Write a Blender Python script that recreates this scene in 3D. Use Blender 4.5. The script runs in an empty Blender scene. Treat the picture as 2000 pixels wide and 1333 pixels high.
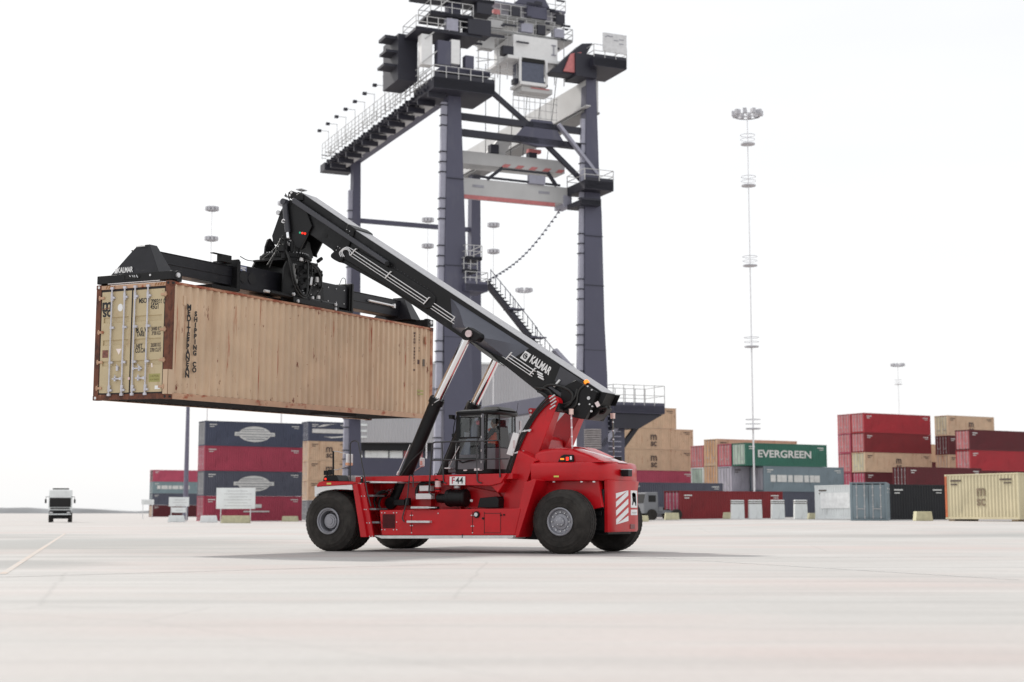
import bpy, bmesh, math, random
from mathutils import Vector, Matrix, Euler
random.seed(7)
SC = bpy.context.scene
COL = SC.collection
R = math.radians
# ------------------------------------------------------------------ camera
F_PX, PITCH, HC = 2879.3, .115686, 1.022          # in pixels of a 2000 wide picture
cam_d = bpy.data.cameras.new('camera'); cam = bpy.data.objects.new('camera', cam_d); COL.objects.link(cam)
cam_d.sensor_width = 36; cam_d.lens = 36 * F_PX / 2000
cam.location = (0, 0, HC); cam.rotation_euler = (math.pi / 2 + PITCH, 0, 0)
cam_d.clip_start = .1; cam_d.clip_end = 8000
cam_d.dof.use_dof = True; cam_d.dof.focus_distance = 38.5; cam_d.dof.aperture_fstop = 1.0; cam_d.dof.aperture_blades = 0
SC.camera = cam
# ------------------------------------------------------------------ sky, sun, exposure
SUN_TO = Vector((-.75 * .743, .66 * .743, .669)).normalized()
w = bpy.data.worlds.new('World'); SC.world = w; w.use_nodes = True
nt = w.node_tree; nt.nodes.clear()
out = nt.nodes.new('ShaderNodeOutputWorld'); bg = nt.nodes.new('ShaderNodeBackground'); bg.inputs[1].default_value = .1
sky = nt.nodes.new('ShaderNodeTexSky'); sky.sky_type = 'NISHITA'; sky.sun_disc = False
sky.sun_elevation = math.asin(SUN_TO.z); sky.sun_rotation = math.atan2(SUN_TO.x, SUN_TO.y); sky.dust_density = 4
mix = nt.nodes.new('ShaderNodeMix'); mix.data_type = 'RGBA'
# bright thin overcast over the blue: the cloud deck, a little uneven
tc = nt.nodes.new('ShaderNodeTexCoord'); mp_ = nt.nodes.new('ShaderNodeMapping'); mp_.inputs['Scale'].default_value = (1, 1, 5)
nz = nt.nodes.new('ShaderNodeTexNoise'); nz.inputs['Scale'].default_value = 1.6; nz.inputs['Detail'].default_value = 4
cr = nt.nodes.new('ShaderNodeValToRGB')
cr.color_ramp.elements[0].position = .3; cr.color_ramp.elements[0].color = (6.5, 6.53, 6.56, 1)
cr.color_ramp.elements[1].position = .7; cr.color_ramp.elements[1].color = (7.2, 7.23, 7.26, 1)
nt.links.new(tc.outputs['Generated'], mp_.inputs['Vector']); nt.links.new(mp_.outputs[0], nz.inputs['Vector'])
nt.links.new(nz.outputs['Fac'], cr.inputs['Fac'])
mix.inputs['Factor'].default_value = .9
nt.links.new(sky.outputs[0], mix.inputs[6]); nt.links.new(cr.outputs[0], mix.inputs[7])
nt.links.new(mix.outputs[2], bg.inputs[0]); nt.links.new(bg.outputs[0], out.inputs[0])
sd = bpy.data.lights.new('sun', 'SUN'); sd.energy = 2.3; sd.angle = R(4); sd.color = (1, .96, .9)
sun = bpy.data.objects.new('sun', sd); COL.objects.link(sun)
sun.rotation_euler = SUN_TO.to_track_quat('Z', 'Y').to_euler(); sun.location = (0, 0, 60)
SC.view_settings.view_transform = 'Standard'; SC.view_settings.look = 'None'; SC.view_settings.gamma = 1
SC.view_settings.use_curve_mapping = False
SC.view_settings.exposure = .62
SC.cycles.use_denoising = True
SC.cycles.max_bounces = 8
SC.cycles.transparent_max_bounces = 16
# ------------------------------------------------------------------ camera mathematics (pixels of the photo -> metres in a plane)
CPOS = Vector((0, 0, HC))
def ray(u, v):
    x = (u - 1000) / F_PX; y = (666.5 - v) / F_PX; c, s = math.cos(PITCH), math.sin(PITCH)
    return Vector((x, c - y * s, s + y * c))
TH = .47653
MO = Vector((1.9855, 38.122, 0)); MF = Vector((-math.cos(TH), math.sin(TH), 0)); ML = Vector((-math.sin(TH), -math.cos(TH), 0))
def m(u, v, b):
    r = ray(u, v); t = (b - (CPOS - MO).dot(ML)) / r.dot(ML); P = CPOS + r * t - MO
    return Vector((P.dot(MF), b, P.z))
MM = Matrix.Translation(MO) @ Matrix.Rotation(math.pi - TH, 4, 'Z')
CK = 1.013
CRM = (Matrix.Rotation(1.0721078, 3, 'Z') @ Matrix.Rotation(-.0136289, 3, 'Y') @ Matrix.Rotation(.0176257, 3, 'X'))
C0 = CPOS + (Vector((-8.3113, 35.5172, 6.64658)) - CRM.col[2] * 2.896 - CPOS) * CK
CM = Matrix.Translation(C0) @ CRM.to_4x4() @ Matrix.Scale(CK, 4)
KM = MM.inverted() @ CM                      # spreader frame inside the machine frame
def atY(u, v, Y):
    r = ray(u, v); t = Y / r.y
    return CPOS + r * t
# ground: nearly level, rises very gently to the right of the yard
def gz(x, y):
    k = min(1, max(0, (x + 4) / 26)) * min(1, max(0, (y - 55) / 40))
    k = k * k * (3 - 2 * k)
    return .46 * k
# ------------------------------------------------------------------ materials
MATS = {}
def mat(name, col, rough=.5, metal=0., var=.12, scale=3., bump=0., bscale=30., coat=0., spec=.5, emit=None, estr=0., rust=None, dirt=None):
    if name in MATS: return MATS[name]
    M_ = bpy.data.materials.new(name); M_.use_nodes = True; n = M_.node_tree; b = n.nodes['Principled BSDF']
    b.inputs['Roughness'].default_value = rough; b.inputs['Metallic'].default_value = metal
    b.inputs['Coat Weight'].default_value = coat; b.inputs['Specular IOR Level'].default_value = spec
    t = n.nodes.new('ShaderNodeTexCoord'); z = n.nodes.new('ShaderNodeTexNoise'); z.inputs['Scale'].default_value = scale; z.inputs['Detail'].default_value = 6
    n.links.new(t.outputs['Object'], z.inputs['Vector'])
    rp = n.nodes.new('ShaderNodeValToRGB'); rp.color_ramp.elements[0].position = .3; rp.color_ramp.elements[1].position = .72
    rp.color_ramp.elements[0].color = (*[c * (1 - var) for c in col], 1); rp.color_ramp.elements[1].color = (*[min(1, c * (1 + var)) for c in col], 1)
    n.links.new(z.outputs['Fac'], rp.inputs['Fac']); last = rp.outputs[0]
    if rust or dirt:
        for (rc, lo, hi, sc, st) in (rust or []) + (dirt or []):
            mpn = n.nodes.new('ShaderNodeMapping'); mpn.inputs['Scale'].default_value = st
            z2 = n.nodes.new('ShaderNodeTexNoise'); z2.inputs['Scale'].default_value = sc; z2.inputs['Detail'].default_value = 8; z2.inputs['Roughness'].default_value = .65
            n.links.new(t.outputs['Object'], mpn.inputs['Vector']); n.links.new(mpn.outputs[0], z2.inputs['Vector'])
            r2 = n.nodes.new('ShaderNodeValToRGB'); r2.color_ramp.elements[0].position = lo; r2.color_ramp.elements[1].position = hi
            r2.color_ramp.elements[0].color = (0, 0, 0, 1); r2.color_ramp.elements[1].color = (1, 1, 1, 1)
            n.links.new(z2.outputs['Fac'], r2.inputs['Fac'])
            mx = n.nodes.new('ShaderNodeMix'); mx.data_type = 'RGBA'; mx.inputs[7].default_value = (*rc, 1)
            n.links.new(r2.outputs[0], mx.inputs['Factor']); n.links.new(last, mx.inputs[6]); last = mx.outputs[2]
    n.links.new(last, b.inputs['Base Color'])
    rr = n.nodes.new('ShaderNodeMapRange'); rr.inputs['To Min'].default_value = max(.02, rough - .08); rr.inputs['To Max'].default_value = min(1, rough + .1)
    n.links.new(z.outputs['Fac'], rr.inputs['Value']); n.links.new(rr.outputs[0], b.inputs['Roughness'])
    if bump:
        z3 = n.nodes.new('ShaderNodeTexNoise'); z3.inputs['Scale'].default_value = bscale; z3.inputs['Detail'].default_value = 4
        bp = n.nodes.new('ShaderNodeBump'); bp.inputs['Strength'].default_value = bump; bp.inputs['Distance'].default_value = .02
        n.links.new(t.outputs['Object'], z3.inputs['Vector']); n.links.new(z3.outputs['Fac'], bp.inputs['Height']); n.links.new(bp.outputs[0], b.inputs['Normal'])
    if emit: b.inputs['Emission Color'].default_value = (*emit, 1); b.inputs['Emission Strength'].default_value = estr
    MATS[name] = M_; return M_
RED = mat('red_paint', (.50, .004, .010), .34, var=.12, scale=2, coat=.16, spec=.35, dirt=[((.30, .012, .014), .62, .8, 2.5, (1, 1, .4))])
BLACK = mat('black_paint', (.008, .008, .009), .45, var=.25, spec=.25, scale=4, dirt=[((.05, .048, .045), .62, .85, 5, (1, 1, 1))])
BLACKS = mat('black_boom_paint', (.010, .010, .011), .4, var=.2, scale=2, spec=.28, dirt=[((.04, .04, .042), .55, .85, 1.2, (1, 1, 1))])
SPRB = mat('charcoal_paint', (.012, .012, .016), .38, spec=.3, var=.25, scale=3, dirt=[((.07, .065, .06), .6, .85, 3, (.4, 1, 2))])
RUB = mat('tyre_rubber', (.032, .029, .027), .8, var=.3, scale=6, spec=.2, bump=.15, bscale=60, dirt=[((.06, .055, .05), .5, .8, 2, (1, 1, 1))])
RIM = mat('wheel_rim_paint', (.27, .27, .30), .38, metal=.4, var=.12, scale=5, dirt=[((.12, .11, .1), .6, .8, 6, (1, 1, 1))])
CHROME = mat('chrome_rod', (.85, .85, .87), .12, metal=1, var=.03)
SILV = mat('galvanised_steel', (.62, .62, .63), .4, metal=.55, var=.15, scale=12)
STEEL = mat('white_steel_pipe', (.8, .8, .81), .3, metal=.3, var=.05)
WHITE = mat('white_paint', (.78, .78, .78), .4, var=.04)
GREYP = mat('cab_grey_paint', (.10, .10, .115), .35, var=.12, coat=.3)
TOPW = mat('lit_top_tone', (.40, .40, .42), .75, var=.12, scale=14, bump=.2, bscale=80)  # pale tone paints daylight onto upward faces
CHEEK = mat('cheek_sky_sheen', (.085, .09, .115), .36, var=.08, scale=2)  # bluish grey puts the sky's reflection into the cheek colour
GUSS = mat('boom_grey_paint', (.045, .045, .055), .36, var=.1, scale=2)
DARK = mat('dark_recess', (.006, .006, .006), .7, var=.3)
HOSE = mat('rubber_hose', (.012, .012, .012), .45, var=.3)
ORANGE = mat('amber_lens', (.9, .22, .02), .2, emit=(1, .3, .02), estr=.6)
REDL = mat('red_lens', (.8, .02, .01), .2, emit=(1, .03, .01), estr=.8)
GRNL = mat('green_lens', (.02, .35, .2), .2, emit=(.05, .5, .3), estr=.25)
YEL = mat('yellow_sticker', (.62, .62, .12), .5)
REDP = mat('red_marking', (.6, .03, .04), .5)
BLKT = mat('black_marking', (.012, .012, .014), .6, var=.3)
WHT = mat('white_marking', (.8, .8, .8), .5, var=.05)
SEAT = mat('seat_cloth', (.02, .02, .022), .9)
SKIN = mat('skin', (.5, .27, .18), .6, var=.05)
JACK = mat('dark_jacket', (.015, .017, .03), .85)
VEST = mat('orange_vest', (.95, .10, .02), .6, var=.1)
HAIR = mat('dark_hair', (.02, .014, .01), .7)
_rust = (.16, .035, .015)
CBEI = mat('beige_container_paint', (.58, .42, .285), .6, var=.10, scale=1.1, rust=[((.40, .25, .15), .57, .78, 1.1, (.9, 1, .10)), (_rust, .645, .68, 4.5, (1, 1, .35)), ((.36, .10, .05), .615, .67, 1.3, (4, 1, .22))])
CDOOR = mat('door_beige_paint', (.53, .43, .265), .55, var=.06, scale=1.5, rust=[((.38, .24, .14), .6, .8, 2.5, (1, 1, .4)), (_rust, .69, .72, 7, (1, 1, 1))])
CRUST = mat('rusty_frame_paint', (.15, .05, .026), .75, var=.25, scale=5, bump=.3, bscale=40, rust=[((.05, .018, .012), .48, .62, 3.2, (1, 1, .6)), ((.45, .30, .19), .60, .66, 2.2, (1, 1, .5))])
CRAIL = mat('beige_rail_paint', (.50, .31, .20), .6, var=.12, scale=3, rust=[((.33, .09, .04), .56, .66, 4, (.6, 1, 1))])
CRAILT = mat('rusted_top_rail_paint', (.44, .22, .13), .65, var=.15, scale=4, rust=[((.25, .05, .02), .46, .6, 3, (.8, 1, 1))])
CUND = mat('underside_steel', (.022, .017, .016), .8, var=.3)
GASK = mat('door_gasket', (.02, .014, .014), .8)
LOCK = mat('galvanised_bar', (.58, .57, .62), .45, metal=.2, var=.12, scale=10, rust=[((.35, .2, .16), .62, .75, 14, (1, 1, 1))])

def glass(name, tint, alpha):
    M_ = bpy.data.materials.new(name); M_.use_nodes = True; n = M_.node_tree; n.nodes.clear()
    o = n.nodes.new('ShaderNodeOutputMaterial'); mx = n.nodes.new('ShaderNodeMixShader'); tr = n.nodes.new('ShaderNodeBsdfTransparent'); gl = n.nodes.new('ShaderNodeBsdfGlossy')
    tr.inputs[0].default_value = (*tint, 1); gl.inputs['Roughness'].default_value = .03
    lw = n.nodes.new('ShaderNodeLayerWeight'); lw.inputs[0].default_value = .3
    mr_ = n.nodes.new('ShaderNodeMapRange'); mr_.inputs['To Min'].default_value = .05; mr_.inputs['To Max'].default_value = alpha; n.links.new(lw.outputs['Facing'], mr_.inputs['Value']); n.links.new(mr_.outputs[0], mx.inputs[0]); n.links.new(tr.outputs[0], mx.inputs[1]); n.links.new(gl.outputs[0], mx.inputs[2]); n.links.new(mx.outputs[0], o.inputs[0])
    return M_
GLASS = glass('tinted_glass', (.68, .72, .73), .16)
# ------------------------------------------------------------------ mesh builder
def climb(p):
    """thing > part > sub-part, no deeper: a would-be fourth level hangs on the part instead"""
    while p.parent and p.parent.parent: p = p.parent
    return p
def V(*a): return Vector(a)
SPLIT = {'walkway_bracket', 'panel_gap', 'valve_bank', 'identity_marking', 'weld_seam', 'cab_post', 'rear_cheek', 'pale_cabinet', 'upper_machinery', 'lamp_arm', 'walkway_lamp', 'pipework', 'mirror_arm', 'cage_ring', 'bolt', 'rivet', 'wheel_nut', 'cab_foot', 'sheave_housing', 'hinge'}
class MB:
    def __init__(s): s.bm = bmesh.new()
    def _xf(s, vs, Mx):
        if Mx is not None: bmesh.ops.transform(s.bm, matrix=Mx, verts=vs)
    def box(s, c, d, Mx=None):
        r = bmesh.ops.create_cube(s.bm, size=1); vs = r['verts']
        for v in vs: v.co = Vector((v.co.x * d[0], v.co.y * d[1], v.co.z * d[2]))
        if Mx is not None: bmesh.ops.transform(s.bm, matrix=Mx, verts=vs)
        for v in vs: v.co += Vector(c)
        return s
    def prism(s, pts, q0, q1, axis=1):
        """polygon extruded from q0 to q1 along one axis; pts are the other two coordinates in order"""
        def P(p, q):
            l = list(p); l.insert(axis, q); return Vector(l)
        A = [s.bm.verts.new(P(p, q0)) for p in pts]; B = [s.bm.verts.new(P(p, q1)) for p in pts]
        n = len(pts)
        s.bm.faces.new(A); s.bm.faces.new(B[::-1])
        for i in range(n): s.bm.faces.new((A[i], B[i], B[(i + 1) % n], A[(i + 1) % n]))
        return s
    def pp(s, pix, b1, b0, at=None):
        """outline of the near face given in picture pixels on the plane y=b1 of the machine, thickness down to y=b0"""
        pts = [m(u, v, b1 if at is None else at) for u, v in pix]
        return s.prism([(p.x, p.z) for p in pts], b0, b1)
    def loft(s, rings, close=True, cap=True):
        RR = [[s.bm.verts.new(Vector(p)) for p in r] for r in rings]
        n = len(RR[0])
        for a, b in zip(RR, RR[1:]):
            for i in range(n if close else n - 1): s.bm.faces.new((a[i], a[(i + 1) % n], b[(i + 1) % n], b[i]))
        if cap: s.bm.faces.new(RR[0][::-1]); s.bm.faces.new(RR[-1])
        return s
    def face(s, pts):
        s.bm.faces.new([s.bm.verts.new(Vector(p)) for p in pts]); return s
    def cyl(s, p0, p1, r, r2=None, seg=16):
        p0, p1 = Vector(p0), Vector(p1); r2 = r if r2 is None else r2
        d = (p1 - p0).normalized(); x = d.orthogonal().normalized(); y = d.cross(x)
        ring = lambda c, q: [c + (x * math.cos(t) + y * math.sin(t)) * q for t in [2 * math.pi * i / seg for i in range(seg)]]
        return s.loft([ring(p0, r), ring(p1, r2)])
    def tube(s, path, r, seg=8, closed=False):
        P = [Vector(p) for p in path]; n = len(P); rings = []; x = None
        for i, p in enumerate(P):
            a = P[max(0, i - 1)]; b = P[min(n - 1, i + 1)]; d = (b - a).normalized()
            x = d.orthogonal().normalized() if x is None else (x - d * x.dot(d)).normalized()
            y = d.cross(x)
            k = 1.
            if 0 < i < n - 1:
                e = (P[i] - P[i - 1]).normalized().dot(d); k = 1 / max(.5, abs(e))
            rings.append([p + (x * math.cos(t) + y * math.sin(t)) * r for t in [2 * math.pi * j / seg for j in range(seg)]])
        return s.loft(rings)
    def lathe(s, prof, o, axis, seg=48):
        o, d = Vector(o), Vector(axis).normalized(); x = d.orthogonal().normalized(); y = d.cross(x)
        rings = [[o + d * h + (x * math.cos(t) + y * math.sin(t)) * max(r, 1e-4) for t in [2 * math.pi * j / seg for j in range(seg)]] for r, h in prof]
        return s.loft(rings, cap=False)
    def pieces(s, name, material, parent, bevel, smooth, ang):
        """each separate piece becomes an object of its own"""
        s.bm.verts.index_update(); s.bm.verts.ensure_lookup_table(); seen = set(); first = None
        for v0 in s.bm.verts:
            if v0.index in seen: continue
            st_, isl = [v0], []; seen.add(v0.index)
            while st_:
                v = st_.pop(); isl.append(v)
                for e in v.link_edges:
                    w_ = e.other_vert(v)
                    if w_.index not in seen: seen.add(w_.index); st_.append(w_)
            ix = {v.index: i for i, v in enumerate(isl)}; q = MB(); nv = [q.bm.verts.new(v.co) for v in isl]
            for f in {f for v in isl for f in v.link_faces}: q.bm.faces.new([nv[ix[v.index]] for v in f.verts])
            o = q.build(name + '\x00', material, parent, bevel, None, smooth, ang); first = first or o
        s.bm.free(); return first
    def build(s, name, material, parent=None, bevel=0., M=None, smooth=True, ang=35, mats=None):
        bmesh.ops.remove_doubles(s.bm, verts=s.bm.verts, dist=1e-5)
        if M is not None: bmesh.ops.transform(s.bm, matrix=M, verts=s.bm.verts)
        bmesh.ops.recalc_face_normals(s.bm, faces=s.bm.faces)
        if name in SPLIT: return s.pieces(name, material, parent, bevel, smooth, ang)
        name = name.rstrip('\x00')
        me = bpy.data.meshes.new(name); s.bm.to_mesh(me); s.bm.free()
        me.materials.append(material)
        for e in mats or []: me.materials.append(e)
        if smooth:
            me.polygons.foreach_set('use_smooth', [True] * len(me.polygons)); me.set_sharp_from_angle(angle=R(ang))
        o = bpy.data.objects.new(name, me); COL.objects.link(o)
        if parent: o.parent = climb(parent)
        if bevel:
            bv = o.modifiers.new('bevel', 'BEVEL'); bv.width = bevel; bv.segments = 2; bv.limit_method = 'ANGLE'; bv.angle_limit = R(40); bv.harden_normals = True
        return o
def text(name, st, size, o, right, up, material, parent, M=None, sx=1., ext=.002, bold=0., align='CENTER', spacing=1.):
    cu = bpy.data.curves.new(name, 'FONT'); cu.body = st; cu.size = size; cu.extrude = ext; cu.offset = bold
    cu.align_x = align; cu.align_y = 'CENTER'; cu.space_character = spacing
    cu.materials.append(material)
    tmp = bpy.data.objects.new('tmp', cu); me = bpy.data.meshes.new_from_object(tmp); bpy.data.objects.remove(tmp); bpy.data.curves.remove(cu)
    ob = bpy.data.objects.new(name, me); COL.objects.link(ob)
    r_ = Vector(right).normalized(); n_ = r_.cross(Vector(up)).normalized(); u_ = n_.cross(r_)
    T = Matrix(((r_.x * sx, u_.x, n_.x, o[0]), (r_.y * sx, u_.y, n_.y, o[1]), (r_.z * sx, u_.z, n_.z, o[2]), (0, 0, 0, 1)))
    ob.parent = climb(parent); ob.matrix_local = (M @ T) if M is not None else T
    return ob
def thing(name, label, cat, group=None, loc=(0, 0, 0), rz=0.):
    o = bpy.data.objects.new(name, None); COL.objects.link(o); o.empty_display_size = .3
    o.location = loc; o.rotation_euler = (0, 0, rz); o['label'] = label; o['category'] = cat
    if group: o['group'] = group
    return o
def tag(o, label, cat, group=None):
    o['label'] = label; o['category'] = cat
    if group: o['group'] = group
    return o
def struct(o): o['kind'] = 'structure'; return o
def arc(c, r, a0, a1, n):
    return [(c[0] + r * math.cos(R(a0 + (a1 - a0) * i / n)), c[1] + r * math.sin(R(a0 + (a1 - a0) * i / n))) for i in range(n + 1)]
def bez(pts, n=10):
    """Catmull-Rom curve through 3-D points"""
    P = [Vector(p) for p in pts]; P = [P[0] * 2 - P[1]] + P + [P[-1] * 2 - P[-2]]; o = []
    for i in range(1, len(P) - 2):
        for k in range(n):
            t = k / n; a, b, c, d = P[i - 1:i + 3]
            o.append(.5 * ((2 * b) + (c - a) * t + (2 * a - 5 * b + 4 * c - d) * t * t + (3 * b - a - 3 * c + d) * t ** 3))
    o.append(P[-2]); return o
# ================================================================== GROUND
def concrete():
    M_ = bpy.data.materials.new('concrete_yard'); M_.use_nodes = True; n = M_.node_tree; b = n.nodes['Principled BSDF']
    b.inputs['Specular IOR Level'].default_value = .3
    t = n.nodes.new('ShaderNodeTexCoord')
    def noise(sc, st, det=6, rough=.6):
        mpn = n.nodes.new('ShaderNodeMapping'); mpn.inputs['Scale'].default_value = st
        z = n.nodes.new('ShaderNodeTexNoise'); z.inputs['Scale'].default_value = sc; z.inputs['Detail'].default_value = det; z.inputs['Roughness'].default_value = rough
        n.links.new(t.outputs['Object'], mpn.inputs['Vector']); n.links.new(mpn.outputs[0], z.inputs['Vector']); return z.outputs['Fac']
    def ramp(src, lo, hi, c0, c1):
        r = n.nodes.new('ShaderNodeValToRGB'); r.color_ramp.elements[0].position = lo; r.color_ramp.elements[1].position = hi
        r.color_ramp.elements[0].color = (*c0, 1); r.color_ramp.elements[1].color = (*c1, 1); n.links.new(src, r.inputs['Fac']); return r.outputs[0]
    def mixc(f, a, bb, kind='MIX'):
        x = n.nodes.new('ShaderNodeMix'); x.data_type = 'RGBA'; x.blend_type = kind
        if isinstance(f, float): x.inputs['Factor'].default_value = f
        else: n.links.new(f, x.inputs['Factor'])
        for s_, i in ((a, 6), (bb, 7)):
            if isinstance(s_, tuple): x.inputs[i].default_value = (*s_, 1)
            else: n.links.new(s_, x.inputs[i])
        return x.outputs[2]
    def ramp2(src, lo, hi, c0, c1):
        r = n.nodes.new('ShaderNodeMapRange'); r.inputs['From Min'].default_value = lo; r.inputs['From Max'].default_value = hi; r.inputs['To Min'].default_value = c0[0]; r.inputs['To Max'].default_value = c1[0]
        r.interpolation_type = 'SMOOTHSTEP'; n.links.new(src, r.inputs['Value']); return r.outputs[0]
    base = ramp(noise(.12, (1, 1, 1)), .35, .7, (.395, .385, .375), (.47, .46, .45))
    pink = ramp(noise(.06, (1, 2.2, 1), 3), .46, .66, (0, 0, 0), (.8, .8, .8))
    c = mixc(pink, base, (.44, .375, .36))
    grime = ramp(noise(.35, (.22, 2.6, 1), 8, .7), .50, .74, (0, 0, 0), (.75, .75, .75))
    c = mixc(grime, c, (.31, .305, .30))
    pale = ramp(noise(.5, (.12, 1.6, 1), 5, .6), .55, .75, (0, 0, 0), (.6, .6, .6))
    c = mixc(pale, c, (.50, .49, .48))
    tyr = ramp(noise(1.1, (.06, 3.2, 1), 5, .7), .60, .70, (0, 0, 0), (.45, .45, .45))
    c = mixc(tyr, c, (.26, .255, .25))
    crk = n.nodes.new('ShaderNodeTexVoronoi'); crk.feature = 'DISTANCE_TO_EDGE'; crk.inputs['Scale'].default_value = .11
    wr = n.nodes.new('ShaderNodeTexNoise'); wr.inputs['Scale'].default_value = .8; wr.inputs['Detail'].default_value = 5
    am = n.nodes.new('ShaderNodeMix'); am.data_type = 'VECTOR'; am.inputs['Factor'].default_value = .12
    n.links.new(t.outputs['Object'], wr.inputs['Vector']); n.links.new(t.outputs['Object'], am.inputs[4]); n.links.new(wr.outputs['Color'], am.inputs[5]); n.links.new(am.outputs[1], crk.inputs['Vector'])
    ck = ramp(crk.outputs['Distance'], .0, .0018, (.3, .3, .3), (0, 0, 0)); c = mixc(ck, c, (.28, .275, .27))
    for (cx_, cy_, rx_, ry_) in ((-15, 49, 9, 13), (-10.5, 29.5, 3.2, 3.4), (-30, 62, 14, 12), (30, 63, 26, 5)):
        mpn = n.nodes.new('ShaderNodeMapping'); mpn.inputs['Location'].default_value = (-cx_ / rx_, -cy_ / ry_, 0); mpn.inputs['Scale'].default_value = (1 / rx_, 1 / ry_, 1)
        ln_ = n.nodes.new('ShaderNodeVectorMath'); ln_.operation = 'LENGTH'; n.links.new(t.outputs['Object'], mpn.inputs['Vector']); n.links.new(mpn.outputs[0], ln_.inputs[0])
        ad = n.nodes.new('ShaderNodeMath'); ad.operation = 'MULTIPLY_ADD'; ad.inputs[1].default_value = 1.3; n.links.new(noise(.6, (.3, 1, 1), 6), ad.inputs[0]); n.links.new(ln_.outputs['Value'], ad.inputs[2])
        c = mixc(ramp2(ad.outputs[0], 1.05, 1.75, (.75, .75, .75), (0, 0, 0)), c, (.285, .29, .285))
    fine = ramp(noise(9, (1, 1, 1), 5, .7), .3, .7, (.93, .93, .93), (1.04, 1.04, 1.04))
    c = mixc(1., c, fine, 'MULTIPLY')
    n.links.new(c, b.inputs['Base Color']); b.inputs['Roughness'].default_value = .85
    z3 = n.nodes.new('ShaderNodeTexNoise'); z3.inputs['Scale'].default_value = 25; bp = n.nodes.new('ShaderNodeBump'); bp.inputs['Strength'].default_value = .12; bp.inputs['Distance'].default_value = .02
    n.links.new(t.outputs['Object'], z3.inputs['Vector']); n.links.new(z3.outputs['Fac'], bp.inputs['Height']); n.links.new(bp.outputs[0], b.inputs['Normal'])
    return M_
CONC = concrete()
gb = MB()
xs = [-2500, -900, -300, -120] + list(range(-60, 61, 4)) + [120, 300, 900, 2500]
ys = [-60, -10] + list(range(0, 240, 5)) + [300, 500, 1000, 2000, 3500]
gv = [[gb.bm.verts.new((x, y, gz(x, y))) for x in xs] for y in ys]
for j in range(len(ys) - 1):
    for i in range(len(xs) - 1): gb.bm.faces.new((gv[j][i], gv[j][i + 1], gv[j + 1][i + 1], gv[j + 1][i]))
struct(gb.build('ground', CONC))
def gpt(u, v):
    """picture pixel -> point of the level yard"""
    r = ray(u, v); t = -HC / r.z; return CPOS + r * t
def patch(name, pts, material, z=.004):
    b = MB(); b.face([(p.x, p.y, z) for p in pts]); return struct(b.build(name, material, smooth=False))
def strip(name, p, q, wd, material, z=.004):
    d = (q - p); d.z = 0; d.normalize(); s_ = Vector((-d.y, d.x, 0)) * wd / 2
    return patch(name, [p + s_, p - s_, q - s_, q + s_], material, z)
FADED = mat('faded_orange_line_paint', (.46, .36, .30), .8, var=.12, scale=3, dirt=[((.43, .41, .39), .38, .55, 2.5, (1, 1, 1))])
JOINT = mat('pale_joint_sealer', (.56, .56, .55), .8, var=.05)
SEAM = mat('dark_joint', (.27, .26, .255), .9, var=.2, dirt=[((.42, .41, .4), .5, .6, 1.5, (1, 1, 1))])
OILY = mat('stained_concrete', (.32, .325, .32), .8, var=.12, scale=1.2, dirt=[((.42, .41, .40), .48, .62, .8, (.5, 2, 1))])
strip('painted_line', gpt(5, 1122), gpt(128, 1042), .12, FADED)
strip('joint_line', gpt(1030, 1075), gpt(1990, 1133), .07, JOINT)
strip('joint_line', gpt(0, 1128), gpt(900, 1102), .05, SEAM)
strip('joint_line', gpt(1180, 1092), gpt(1960, 1088), .05, SEAM)
strip('joint_line', gpt(1330, 1031), gpt(2060, 1046), .35, SEAM)
strip('joint_line', gpt(0, 1043), gpt(500, 1040), .12, SEAM)
def blob(name, u0, v0, u1, v1, seed, z):
    rr = random.Random(seed); a, b_ = gpt(u0, (v0 + v1) / 2), gpt(u1, (v0 + v1) / 2); n_, f_ = gpt((u0 + u1) / 2, v1), gpt((u0 + u1) / 2, v0)
    c = (a + b_) / 2; c.y = (n_.y + f_.y) / 2; pts = []
    for i in range(26):
        t = 2 * math.pi * i / 26; k = 1 + .3 * rr.uniform(-1, 1)
        pts.append(Vector((c.x + math.cos(t) * (b_.x - a.x) / 2 * k, c.y + math.sin(t) * (f_.y - n_.y) / 2 * k, 0)))
    return patch(name, pts, OILY, z)
# far low shore behind the yard on the left
SHORE = mat('far_shore', (.46, .47, .48), .9, var=.2, scale=.02)
hb = MB(); rr = random.Random(4); prof = []
for i in range(60):
    x = -1150 + i * 22; prof.append((x, 4.6 + 2.6 * math.sin(i * .4) * math.sin(i * .13) + rr.uniform(-.8, 1.4)))
hb.prism([(-1150, -1)] + prof + [(prof[-1][0], -1)], 1500, 1600, axis=1)
struct(hb.build('far_shore_hills', SHORE))

# ================================================================== REACH STACKER
ST = thing('reach_stacker', 'red reach stacker with black telescopic boom carrying the rusty beige container', 'reach stacker', loc=MO, rz=math.pi - TH)
WB, TR = 6.581, .7924
def add(name, mb, material, parent=None, **k): return mb.build(name, material, parent or ST, **k)
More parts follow.
